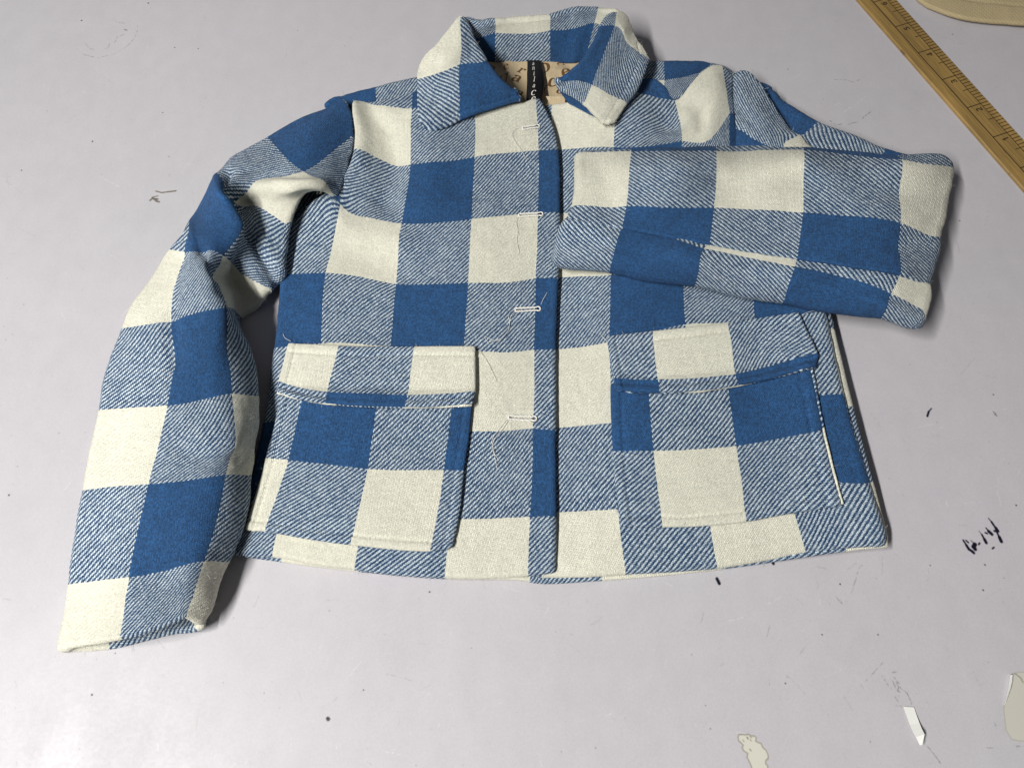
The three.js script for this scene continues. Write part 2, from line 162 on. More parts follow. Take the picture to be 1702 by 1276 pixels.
const flapLCut = {
  inside: [[0,0,542.9,650.7,R], [1,0,676.7,656.1,R], [0.5,0,610.7,653.6,R], [0,-0.3,553,612.1,R], [1,-0.3,682.8,613.9,R]],
  top: [[-0.644,-0.544,479.9,571.2,R], [-0.298,-0.555,520.5,573.1,R], [0.003,-0.565,562.3,575.3,R], [0.502,-0.574,625.1,576.7,R], [1.002,-0.584,688.2,576.7,R], [1.501,-0.584,744.1,576.3,R], [1.815,-0.585,786.5,576,R]],
  right: [[1.815,-0.585,786.5,576,R], [1.824,-0.299,786.5,615.7,R], [1.835,-0.004,786.2,649.7,R], [1.826,0.109,783.4,666.1,R]],
  bottom: [[-0.654,0.098,462.4,646,R], [-0.397,0.105,492.6,654.5,R], [0.001,0.104,541.5,663.1,R], [0.497,0.115,607.3,668.1,R], [0.993,0.114,672,669.6,R], [1.495,0.116,733.2,668.8,R], [1.826,0.109,783.4,666.1,R]],
  left: [[-0.644,-0.544,479.9,571.2,R], [-0.653,-0.298,472.1,602,R], [-0.654,-0.002,464.2,633.6,R], [-0.654,0.098,462.4,646,R]],
  folds: [[[[-0.624,0.066],[0.003,0.069],[0.514,0.071],[1.039,0.068],[1.823,0.061]],0.035,-1]],
  stitched: [0.1, ['left', 'top']],
  edge: { top: 1.1, right: 1.6, bottom: 1.6, left: 1.4 },
};
const pocketRCut = {
  inside: [[1,1,1086.3,749,R], [2,1,1224.1,740.8,R], [1,0.35,1079,659.3,R], [2,0.35,1211.9,651.2,R], [1,1.5,1093.7,814.2,R], [2,1.5,1233.1,802,R]],
  top: [[0.574,0.213,1017.8,638.8,R], [0.999,0.214,1077.5,640.8,R], [2.001,0.213,1209.7,630.7,R], [2.923,0.212,1343.1,605,R]],
  right: [[2.923,0.212,1343.1,605,R], [2.925,0.597,1354.1,660,R], [2.942,0.992,1364.3,713.9,R], [2.947,1.5,1380.6,782.6,R], [2.957,1.888,1396.2,837.5,R]],
  bottom: [[0.563,1.962,1035.7,871.5,R], [1.002,1.954,1101.4,873.2,R], [1.501,1.954,1171.7,870.8,R], [2,1.945,1240.8,863.8,R], [2.5,1.915,1310.1,851.2,R], [2.957,1.888,1396.2,837.5,R]],
  left: [[0.574,0.213,1017.8,638.8,R], [0.565,0.598,1019.1,691.8,R], [0.555,0.998,1022,748.8,R], [0.555,1.496,1027.3,809.8,R], [0.563,1.962,1035.7,871.5,R]],
  stitched: [0.1, ['left', 'bottom', 'right']],
  edge: { top: 1, right: 2, bottom: 1.1, left: 1.6 },
};
const flapRCut = {
  inside: [[1,0,1093.3,630,R], [2,0,1222.9,621.4,R], [1.5,0,1159.7,627.5,R], [1,-0.3,1088.8,592.1,R], [2,-0.3,1217.6,577.8,R], [2.8,0,1328.8,593.3,R]],
  top: [[0.408,-0.603,1011.1,559.9,R], [0.701,-0.603,1045.9,555.5,R], [1.001,-0.604,1085,551,R], [1.5,-0.614,1147.8,544.5,R], [2,-0.622,1210.1,538.3,R], [2.501,-0.642,1272.2,527.7,R], [2.823,-0.658,1325.9,519.7,R]],
  right: [[2.823,-0.658,1325.9,519.7,R], [2.845,-0.392,1338.5,548.7,R], [2.868,-0.142,1350.7,573.2,R], [2.877,0.023,1357.7,589.5,R], [2.854,0.106,1354,602.6,R]],
  bottom: [[0.495,0.095,1024.9,639.4,R], [0.702,0.112,1048,643.6,R], [1.004,0.122,1096.9,645.2,R], [1.503,0.122,1163.4,642.8,R], [2.001,0.108,1226.1,633.1,R], [2.5,0.112,1285,620.1,R], [2.854,0.106,1354,602.6,R]],
  left: [[0.408,-0.603,1011.1,559.9,R], [0.446,-0.303,1016.2,593.6,R], [0.469,-0.035,1022.7,624.2,R], [0.495,0.095,1024.9,639.4,R]],
  folds: [[[[0.495,0.057],[0.998,0.065],[2.004,0.056],[2.854,0.058]],0.035,-1.1]],
  stitched: [0.1, ['top', 'left']],
  edge: { top: 1.1, right: 1.8, bottom: 1.8, left: 1.4 },
};
const collarLCut = {
  inside: [[0,0,764,107,40], [0,-0.5,766.5,58,44], [0,0.5,764,160,36], [-0.62,0,694.5,130.8,31], [0.35,0,801,103,42], [-0.3,0,728,121,37], [-0.3,-0.3,735,85,41], [-0.33,0.45,728,170,32]],
  top: [[-0.06,-0.72,759,32,41], [0,-0.74,765,29,42]],
  right: [[0,-0.74,765,29,42], [0.1,-0.6,774.6,40,42], [0.18,-0.42,783,60,42], [0.3,-0.15,797.5,88,42], [0.42,0.05,808,106,41], [0.56,0.25,822,127,38], [0.78,0.46,843,148,32], [1,0.62,863,165,25]],
  bottom: [[-0.55,0.67,704,208,27], [-0.46,0.72,713,213,27], [-0.29,0.77,730.5,211,27], [0,0.78,765.7,195.5,27], [0.42,0.7,808,181.5,26], [0.82,0.64,850,168.5,25], [1,0.62,863,165,25]],
  left: [[-0.06,-0.72,759,32,41], [-0.15,-0.6,748,45,39], [-0.32,-0.4,730.5,67,36], [-0.5,-0.25,709,88,32], [-0.62,-0.12,696,112,29], [-0.63,0.05,694,135,28], [-0.62,0.34,695,169,27], [-0.59,0.58,698.7,197.5,27], [-0.55,0.67,704,208,27]],
  folds: [[[[-0.387,0.246],[-0.268,0.478],[-0.048,0.65]],0.15,-2]],
  stitched: [0.06, ['bottom']],
  edge: { top: 4, right: 4.5, bottom: 1.8, left: 1.5 },
};
const collarBackCut = {
  inside: [[1,0,823,54.7,30], [2,0,914.6,50.4,30], [3,0,988,38,31], [1.5,0,868,57,29], [1,0.2,823,77,21], [2,0.2,914.6,76,21]],
  top: [[0.477,-0.413,771.1,33.3,36], [0.691,-0.316,794.3,42.2,36], [1.006,-0.222,824.3,41.7,36], [1.507,-0.259,868.6,37.2,36], [2.015,-0.289,916.6,31.2,36], [2.418,-0.333,949.1,20.7,36], [2.716,-0.344,975,18.25,36], [3.107,-0.326,999.5,20.7,36], [3.451,-0.354,1025.1,22.8,36]],
  right: [[3.451,-0.354,1025.1,22.8,36], [3.432,0.004,1013.7,48.6,27], [3.432,0.519,996.7,97,14]],
  bottom: [[0.568,0.454,793.2,98.7,12], [0.803,0.436,806.2,99.1,11], [1.005,0.448,823.1,101.1,10], [1.5,0.47,868,101.6,10], [1.998,0.468,914.6,101.1,10], [2.495,0.474,947.9,101.6,10], [2.887,0.476,967.7,99.6,11], [3.432,0.519,996.7,97,14]],
  left: [[0.477,-0.413,771.1,33.3,36], [0.503,-0.015,779.4,63.9,26], [0.568,0.454,793.2,98.7,12]],
  folds: [[[[1.299,-0.285],[1.5,0.035],[1.623,0.453]],0.25,-2], [[[2.541,-0.324],[2.681,0.047],[2.622,0.424]],0.2,2]],
  edge: { top: 4, right: 2, bottom: 1.5, left: 2 },
};
const collarRCut = {
  inside: [[1,1,984,140.5,35], [1,0.5,1002.9,91.4,40], [1,0,1021.9,42.4,40], [1.55,0,1046.9,70.7,38], [1.25,0,1033.1,49.1,40], [1.5,0.5,1029.7,103.4,38], [1.5,1,1006.4,151.7,35], [0.6,1,961.6,133.6,36], [1.4,-0.3,1041.7,43.1,38]],
  top: [[0.95,-0.4,1022.8,20.3,39], [1.15,-0.42,1034,19,37], [1.3,-0.4,1042.6,25.9,35], [1.45,-0.33,1047.8,37.9,34], [1.62,-0.28,1052.9,53.4,32], [1.85,-0.2,1063.8,72.4,31], [1.89,-0.1,1075.5,92.2,30]],
  right: [[1.89,-0.1,1075.5,92.2,30], [1.9,0.05,1076.9,99.1,30], [1.9,0.3,1070.7,117.2,30], [1.9,0.62,1059,144,29], [1.9,0.92,1044.3,163.8,29], [1.93,1.3,1027.6,187.1,28], [1.93,1.5,1020.3,196.9,28]],
  bottom: [[0.18,1.18,930.5,144.5,30], [0.4,1.2,943.4,150.9,30], [0.65,1.28,954.7,156.6,30], [1.05,1.36,974.5,169.8,29], [1.55,1.48,996.9,191.7,28], [1.8,1.57,1006.9,199,28], [1.93,1.5,1020.3,196.9,28]],
  left: [[0.95,-0.4,1022.8,20.3,39], [0.78,-0.3,1014.1,25.9,40], [0.72,-0.05,1004.7,38.8,40], [0.72,0.25,997.8,58.6,41], [0.68,0.45,988.6,75.9,41], [0.5,0.7,972.8,100,40], [0.32,0.82,957.2,114.7,38], [0.18,0.93,940,130.2,35], [0.12,1.05,930,137.9,33], [0.18,1.18,930.5,144.5,30]],
  folds: [[[[1.499,0.068],[1.575,0.444],[1.632,0.775]],0.2,-2]],
  stitched: [0.13, ['right']],
  edge: { top: 3, right: 2.6, bottom: 2.4, left: 4 },
};
const liningCut = {
  inside: [],
  top: [[0,0,780,97,9], [1,0,880,98,9], [2,0,995,97,9]],
  right: [[2,0,995,97,9], [2,1.2,980,192,3.5]],
  bottom: [[0,1.2,790,192,3.5], [1,1.2,880,194,3.5], [2,1.2,980,192,3.5]],
  left: [[0,0,780,97,9], [0,1.2,790,192,3.5]],
  folds: [[[[0.657,0.09],[0.699,0.403],[0.813,0.776]],0.12,1.6], [[[0.503,0.155],[0.54,0.468],[0.637,0.654]],0.1,-1.4], [[[1.308,0.402],[1.419,0.278],[1.637,0.257]],0.09,1.5], [[[1.25,0.651],[1.308,0.965]],0.07,1.2], [[[1.538,0.092],[1.688,0.346]],0.08,-1.2]],
  edge: { top: 0.3, right: 0.3, bottom: 0.3, left: 0.3 },
};
const facingCut = {
  inside: [],
  top: [[0,0,892,160,10.5], [1,0,937,160.5,10.5]],
  right: [[1,0,937,160.5,10.5], [1.3,0.6,940,176,6]],
  bottom: [[0,0.6,900,178,6], [1.3,0.6,940,176,6]],
  left: [[0,0,892,160,10.5], [0,0.6,900,178,6]],
  edge: { top: 0.3, right: 0.3, bottom: 0.3, left: 0.3 },
};
const shoulderLCut = {
  inside: [],
  top: [[0.28,0.138,546.3,174.3,11], [0.358,0.092,558,166.9,12], [0.459,0.074,568.5,165.1,12], [0.731,0.078,596.5,155.1,13], [0.991,0.073,623.3,148.1,13], [1.294,0.079,654.2,139.6,14], [1.712,0.089,695.1,130.1,14], [1.972,0.091,726.5,122.3,14]],
  right: [[1.972,0.091,726.5,122.3,14], [1.967,0.453,727.3,161.5,12]],
  bottom: [[0.283,0.262,548.6,185.4,8], [0.595,0.251,584,174.2,10], [1.047,0.282,629.6,168.2,13], [1.697,0.365,691.7,164.1,13], [1.967,0.453,727.3,161.5,12]],
  left: [[0.28,0.138,546.3,174.3,11], [0.283,0.262,548.6,185.4,8]],
  edge: { top: 5, right: 2, bottom: 2, left: 3 },
};
const shoulderRCut = {
  inside: [[0,1,1105,133,15], [0.5,1,1133,128.5,16], [1,1,1162,122,15]],
  top: [[-0.454,0.615,1064.6,106.8,14], [-0.296,0.651,1080.2,105.2,15], [0.108,0.682,1112,104.8,16], [0.556,0.698,1149.8,104.7,16], [1.04,0.725,1184.2,107.7,15], [1.343,0.815,1201.1,112.9,14], [1.56,0.945,1218.6,121.6,12]],
  right: [[1.56,0.945,1218.6,121.6,12], [1.558,1.345,1220.4,146.4,10]],
  bottom: [[-0.454,1.258,1064.6,156.1,15], [-0.009,1.341,1100.1,156.1,16], [0.487,1.395,1129.3,158.2,16], [1.014,1.347,1169.4,146.2,14], [1.558,1.345,1220.4,146.4,10]],
  left: [[-0.454,0.615,1064.6,106.8,14], [-0.454,1.258,1064.6,156.1,15]],
  edge: { top: 6, right: 2, bottom: 2, left: 2 },
};
const backMainCut = {
  inside: [],
  top: [[-3.573,1.015,503.2,202.9,4], [2.969,1.017,1295.9,203.3,6]],
  right: [[2.969,1.017,1295.9,203.3,6], [3.119,3.004,1380.1,546,13], [3.272,5.003,1444.1,801,13], [3.322,5.588,1471.6,904,10]],
  bottom: [[-3.574,5.6,394.8,919.6,3], [-2.001,5.618,595.4,944.9,3], [-1.002,5.649,742.2,956.9,3], [-0.199,5.679,860.2,958.9,3.2], [0.195,5.728,900,964.9,3], [0.995,5.679,999.7,959.9,3], [1.997,5.63,1199.6,940.9,3], [3.322,5.588,1471.6,904,10]],
  left: [[-3.573,1.015,503.2,202.9,4], [-3.573,3.001,473.4,560.4,4], [-3.574,5.6,394.8,919.6,3]],
  edge: { top: 1.5, right: 4.5, bottom: 1.6, left: 1.5 },
};
const cuffUnderCut = {
  inside: [],
  top: [[-0.573,3.411,113.3,1011.7,3], [1.261,3.405,340.7,986.2,3]],
  right: [[1.261,3.405,340.7,986.2,3], [1.084,3.863,330,1037,10]],
  bottom: [[-0.481,3.793,113.2,1074.8,2.5], [-0.009,3.772,179.2,1070.8,2.5], [0.492,3.787,253.8,1051.9,3], [0.747,3.815,289.2,1043.8,4], [0.95,3.865,317.1,1041.8,7], [1.084,3.863,330,1037,10]],
  left: [[-0.573,3.411,113.3,1011.7,3], [-0.481,3.793,113.2,1074.8,2.5]],
  edge: { top: 1, right: 2, bottom: 2.4, left: 1.5 },
};
const collarUnderCut = {
  inside: [],
  top: [[0,0,930,150,22], [0.6,0,985,165,24]],
  right: [[0.6,0,985,165,24], [0.62,0.3,1000,194,23]],
  bottom: [[0.05,0.35,945,170,18], [0.3,0.33,972,183,21], [0.62,0.3,1000,194,23]],
  left: [[0,0,930,150,22], [0.05,0.35,945,170,18]],
  edge: { top: 1, right: 1, bottom: 1.2, left: 1 },
};
const tanCut = {
  inside: [],
  top: [[0.039,0.02,1519.6,-38.8,6], [1,0.021,1620.2,-58.1,8], [1.987,0.022,1757.8,-58.1,8]],
  right: [[1.987,0.022,1757.8,-58.1,8], [2.087,1.152,1762.9,39.8,6]],
  bottom: [[0.058,0.288,1524.3,-10.157,4], [0.149,0.424,1537.7,0.918,4.5], [0.321,0.614,1557.9,11.049,5], [0.665,0.84,1594.3,23.4,6], [1.01,0.958,1631.3,30.3,6], [1.456,1.054,1676.5,34.3,6], [1.701,1.084,1702.3,36.8,6], [2.087,1.152,1762.9,39.8,6]],
  left: [[0.039,0.02,1519.6,-38.8,6], [0.058,0.288,1524.3,-10.157,4]],
  folds: [[[[1.132,0.549],[1.488,0.734],[1.809,0.795]],0.3,2]],
  stitched: [0.25, ['bottom']],
  edge: { top: 1, right: 1, bottom: 2.2, left: 2 },
};

const CELL = 0.0017, GX = 420, GZ = 380, X0 = -0.36, Z0 = -0.42, heights = new Float32Array(GX * GZ), smooth = new Float32Array(GX * GZ);
function pile(geometry) {                                                   // remember how high the layers lie
  const p = geometry.attributes.position;
  for (let i = 0; i < p.count; i++) { const x = Math.floor((p.getX(i) - X0) / CELL), z = Math.floor((p.getZ(i) - Z0) / CELL); if (x >= 0 && z >= 0 && x < GX && z < GZ) heights[z * GX + x] = Math.max(heights[z * GX + x], p.getY(i)); }
  for (let z = 2; z < GZ - 2; z++) for (let x = 2; x < GX - 2; x++) { let s = 0, n = 0; for (let b = -2; b <= 2; b++) for (let a = -2; a <= 2; a++) { s += heights[(z + b) * GX + x + a]; n++; } smooth[z * GX + x] = s / n; }
}
function ground(x, z) {
  const fx = clamp((x - X0) / CELL - 0.5, 0, GX - 2), fz = clamp((z - Z0) / CELL - 0.5, 0, GZ - 2), i = Math.floor(fx), j = Math.floor(fz), g = (a, b) => smooth[b * GX + a];
  return lerp(lerp(g(i, j), g(i + 1, j), fx - i), lerp(g(i, j + 1), g(i + 1, j + 1), fx - i), fz - j);
}
function rest(px, py, off) { let p = at(px, py, off * 1000); for (let k = 0; k < 6; k++) p = at(px, py, (ground(p.x, p.z) + off) * 1000); return p; }
function spline(pins) {                                                     // thin-plate spline u, v -> position
  const n = pins.length, mu = pins.reduce((s, p) => s + p[0], 0) / n, mv = pins.reduce((s, p) => s + p[1], 0) / n, U = (d) => (d > 1e-12 ? 0.5 * d * Math.log(d) : 0), M = [];
  for (let i = 0; i < n + 3; i++) M.push(new Float64Array(n + 6));
  for (let i = 0; i < n; i++) {
    const [u, v, P] = pins[i];
    for (let j = 0; j < n; j++) M[i][j] = U((u - pins[j][0]) ** 2 + (v - pins[j][1]) ** 2) + (i === j ? 1e-5 : 0);
    [1, u - mu, v - mv].forEach((q, k) => { M[i][n + k] = q; M[n + k][i] = q; });
    M[i][n + 3] = P.x; M[i][n + 4] = P.y; M[i][n + 5] = P.z;
  }
  const m = n + 3;
  for (let c = 0; c < m; c++) {
    let b = c; for (let r = c + 1; r < m; r++) if (Math.abs(M[r][c]) > Math.abs(M[b][c])) b = r;
    [M[c], M[b]] = [M[b], M[c]];
    for (let r = 0; r < m; r++) if (r !== c) { const f = M[r][c] / M[c][c]; if (f) for (let k = c; k < m + 3; k++) M[r][k] -= f * M[c][k]; }
  }
  const w = M.map((row, i) => [row[m] / row[i], row[m + 1] / row[i], row[m + 2] / row[i]]);
  return (u, v, out) => {
    let x = 0, y = 0, z = 0;
    for (let i = 0; i < n; i++) { const k = U((u - pins[i][0]) ** 2 + (v - pins[i][1]) ** 2), q = w[i]; x += k * q[0]; y += k * q[1]; z += k * q[2]; }
    [1, u - mu, v - mv].forEach((k, a) => { const q = w[n + a]; x += k * q[0]; y += k * q[1]; z += k * q[2]; });
    return out.set(x, y, z);
  };
}
function toLine(line, u, v) {
  let best = 1e9;
  for (let i = 0; i + 1 < line.length; i++) { const [a, b] = line[i], [c, d] = line[i + 1], x = c - a, y = d - b, t = clamp(((u - a) * x + (v - b) * y) / (x * x + y * y || 1), 0, 1); best = Math.min(best, Math.hypot(u - a - t * x, v - b - t * y)); }
  return best;
}
let pieceCount = 0;
/** opts: turned (grain runs across), off (metres above what it rests on), step, rough (handmade unevenness), plain (uv in units, not in checks) */
function sew(cut, opts = {}) {
  const { turned = false, off = 0, step = 0.0009, rough = 1, plain = false } = opts, id = 13.7 * ++pieceCount;
  const sides = [cut.top, cut.right, cut.bottom, cut.left], seen = new Set(), pins = [];
  for (const e of [...cut.inside, ...sides.flat()]) { const k = e[0] + ',' + e[1]; if (seen.has(k)) continue; seen.add(k); pins.push([e[0], e[1], e[4] === null ? rest(e[2], e[3], off) : at(e[2], e[3], e[4])]); }
  const f = spline(pins), v3 = new THREE.Vector3(), uvCurve = (s) => new THREE.CatmullRomCurve3(s.map((e) => new THREE.Vector3(e[0], e[1], 0)), false, 'centripetal');
  const long = (s) => { let d = 0, a = f(s[0][0], s[0][1], new THREE.Vector3()).clone(); for (const e of s.slice(1)) { const b = f(e[0], e[1], v3).clone(); d += a.distanceTo(b); a = b; } return d; };
  const nu = clamp(Math.round(Math.max(long(cut.top), long(cut.bottom)) / step), 8, 430), nv = clamp(Math.round(Math.max(long(cut.left), long(cut.right)) / step), 6, 520);
  const [A, B, C, D] = [[cut.top, nu], [cut.right, nv], [cut.bottom, nu], [cut.left, nv]].map(([s, n]) => uvCurve(s).getSpacedPoints(n));
  const W = nu + 1, H = nv + 1, UV = new Float32Array(W * H * 2), pos = [], lines = sides.map((s) => s.map((e) => [e[0], e[1]])), names = ['top', 'right', 'bottom', 'left'];
  for (let j = 0; j < H; j++) for (let i = 0; i < W; i++) {
    const s = i / nu, t = j / nv, c = (k) => lerp(A[i][k], C[i][k], t) + lerp(D[j][k], B[j][k], s) - lerp(lerp(A[0][k], A[nu][k], s), lerp(C[0][k], C[nu][k], s), t);
    const q = (j * W + i) * 2; UV[q] = c('x'); UV[q + 1] = c('y');
    pos.push(f(UV[q], UV[q + 1], new THREE.Vector3()));
  }
  const resting = cut.inside.concat(sides.flat()).some((e) => e[4] === null);
  if (resting) for (const p of pos) p.y = ground(p.x, p.z) + off;
  // small relief along the normal: folds, stitched edges, slack
  const normalAt = (i, j) => { const a = pos[j * W + Math.min(i + 1, nu)], b = pos[j * W + Math.max(i - 1, 0)], c = pos[Math.min(j + 1, nv) * W + i], d = pos[Math.max(j - 1, 0) * W + i]; const n = new THREE.Vector3().subVectors(c, d).cross(new THREE.Vector3().subVectors(a, b)); return n.lengthSq() > 0 ? n.normalize() : n.set(0, 1, 0); };
  const moved = pos.map((p, q) => {
    const i = q % W, j = (q - i) / W, u = UV[2 * q], v = UV[2 * q + 1];
    let h = rough * (0.75 * noise.noise(u * 1.3 + id, v * 1.3, id) + 0.34 * noise.noise(u * 3.7, v * 3.7 + id, id) + 0.13 * noise.noise(u * 11, v * 11, id) + 0.05 * noise.noise(u * 31, v * 31, id));
    for (const [line, w, a] of cut.folds ?? []) { const d = toLine(line, u, v) / w; if (d < 3) h += a * Math.exp(-d * d); }
    if (cut.stitched) {
      const [inset, which] = cut.stitched;
      for (const n of which) { const d = toLine(lines[names.indexOf(n)], u, v); if (d < inset * 2) h += -0.75 * Math.exp(-(((d - inset) / 0.02) ** 2)) * (0.7 + 0.3 * Math.cos((u + v) * 95)) + (d < inset ? 0.35 * Math.sin(Math.PI * d / inset) : 0); }
    }
    return p.clone().addScaledVector(normalAt(i, j), h / 1000);
  });
  moved.forEach((p, q) => { pos[q] = p; });
  const xyz = [], uv = [], index = [], put = (p, u, v) => { xyz.push(p.x, Math.max(p.y, 0.0004), p.z); if (plain) uv.push(u, v); else if (turned) uv.push(v / 4, (1 - u) / 4); else uv.push(u / 4, v / 4); return xyz.length / 3 - 1; };
  pos.forEach((p, q) => put(p, UV[2 * q], UV[2 * q + 1]));
  for (let j = 0; j < nv; j++) for (let i = 0; i < nu; i++) { const a = j * W + i; index.push(a, a + W, a + 1, a + 1, a + W, a + W + 1); }
  // rolled edge all round
  const loop = [], rad = [], e = cut.edge, along = (r, t) => { if (!Array.isArray(r)) return r; const k = Math.min(t * (r.length - 1), r.length - 1.001), i = Math.floor(k); return lerp(r[i], r[i + 1], k - i); };
  for (let i = 0; i < nu; i++) { loop.push([i, 0]); rad.push(e.top); }
  for (let j = 0; j < nv; j++) { loop.push([nu, j]); rad.push(along(e.right, j / nv)); }
  for (let i = nu; i > 0; i--) { loop.push([i, nv]); rad.push(e.bottom); }
  for (let j = nv; j > 0; j--) { loop.push([0, j]); rad.push(along(e.left, j / nv)); }
  const L = loop.length, soft = (a, n) => { for (let k = 0; k < n; k++) a = a.map((x, i) => (a[(i + L - 1) % L] + 2 * x + a[(i + 1) % L]) / 4); return a; };
  const radius = soft(rad, Math.round(0.004 / step) ** 2).map((r) => r / 1000), P = loop.map(([i, j]) => pos[j * W + i]);
  let out = loop.map(([i, j], k) => { const t = new THREE.Vector3().subVectors(P[(k + 1) % L], P[(k + L - 1) % L]); return t.cross(normalAt(clamp(i, 1, nu - 1), clamp(j, 1, nv - 1))).negate().normalize(); });
  for (let n = 0; n < 5; n++) out = out.map((o, k) => o.clone().multiplyScalar(2).add(out[(k + 1) % L]).add(out[(k + L - 1) % L]).normalize());
  const STEPS = 8; let prev = loop.map(([i, j]) => j * W + i);
  for (let s = 1; s <= STEPS + 1; s++) {
    const a = Math.min(s / STEPS, 1) * Math.PI * 0.97, ring = loop.map(([i, j], k) => {
      const r = radius[k], n = normalAt(clamp(i, 1, nu - 1), clamp(j, 1, nv - 1)), p = P[k].clone().addScaledVector(out[k], r * Math.sin(a) - (s > STEPS ? Math.min(2 * r, 0.004) : 0)).addScaledVector(n, -r * (1 - Math.cos(a)));
      const q = (j * W + i) * 2, qi = (clamp(j, 2, nv - 2) * W + clamp(i, 2, nu - 2)) * 2, du = UV[q] - UV[qi], dv = UV[q + 1] - UV[qi + 1], m = plain ? 0 : Math.hypot(du, dv) || 1, arc = a * r / 0.05;
      return put(p, UV[q] + (m ? du / m * arc : 0), UV[q + 1] + (m ? dv / m * arc : 0));
    });
    for (let k = 0; k < L; k++) { const b = (k + 1) % L; index.push(prev[k], prev[b], ring[k], prev[b], ring[b], ring[k]); }
    prev = ring;
  }
  const g = new THREE.BufferGeometry();
  g.setAttribute('position', new THREE.Float32BufferAttribute(xyz, 3)); g.setAttribute('uv', new THREE.Float32BufferAttribute(uv, 2)); g.setIndex(index); g.computeVertexNormals();
  return g;
}
const strand = (points, r, sides = 5, per = 6) => new THREE.TubeGeometry(new THREE.CatmullRomCurve3(points, false, 'centripetal'), (points.length - 1) * per, r, sides);

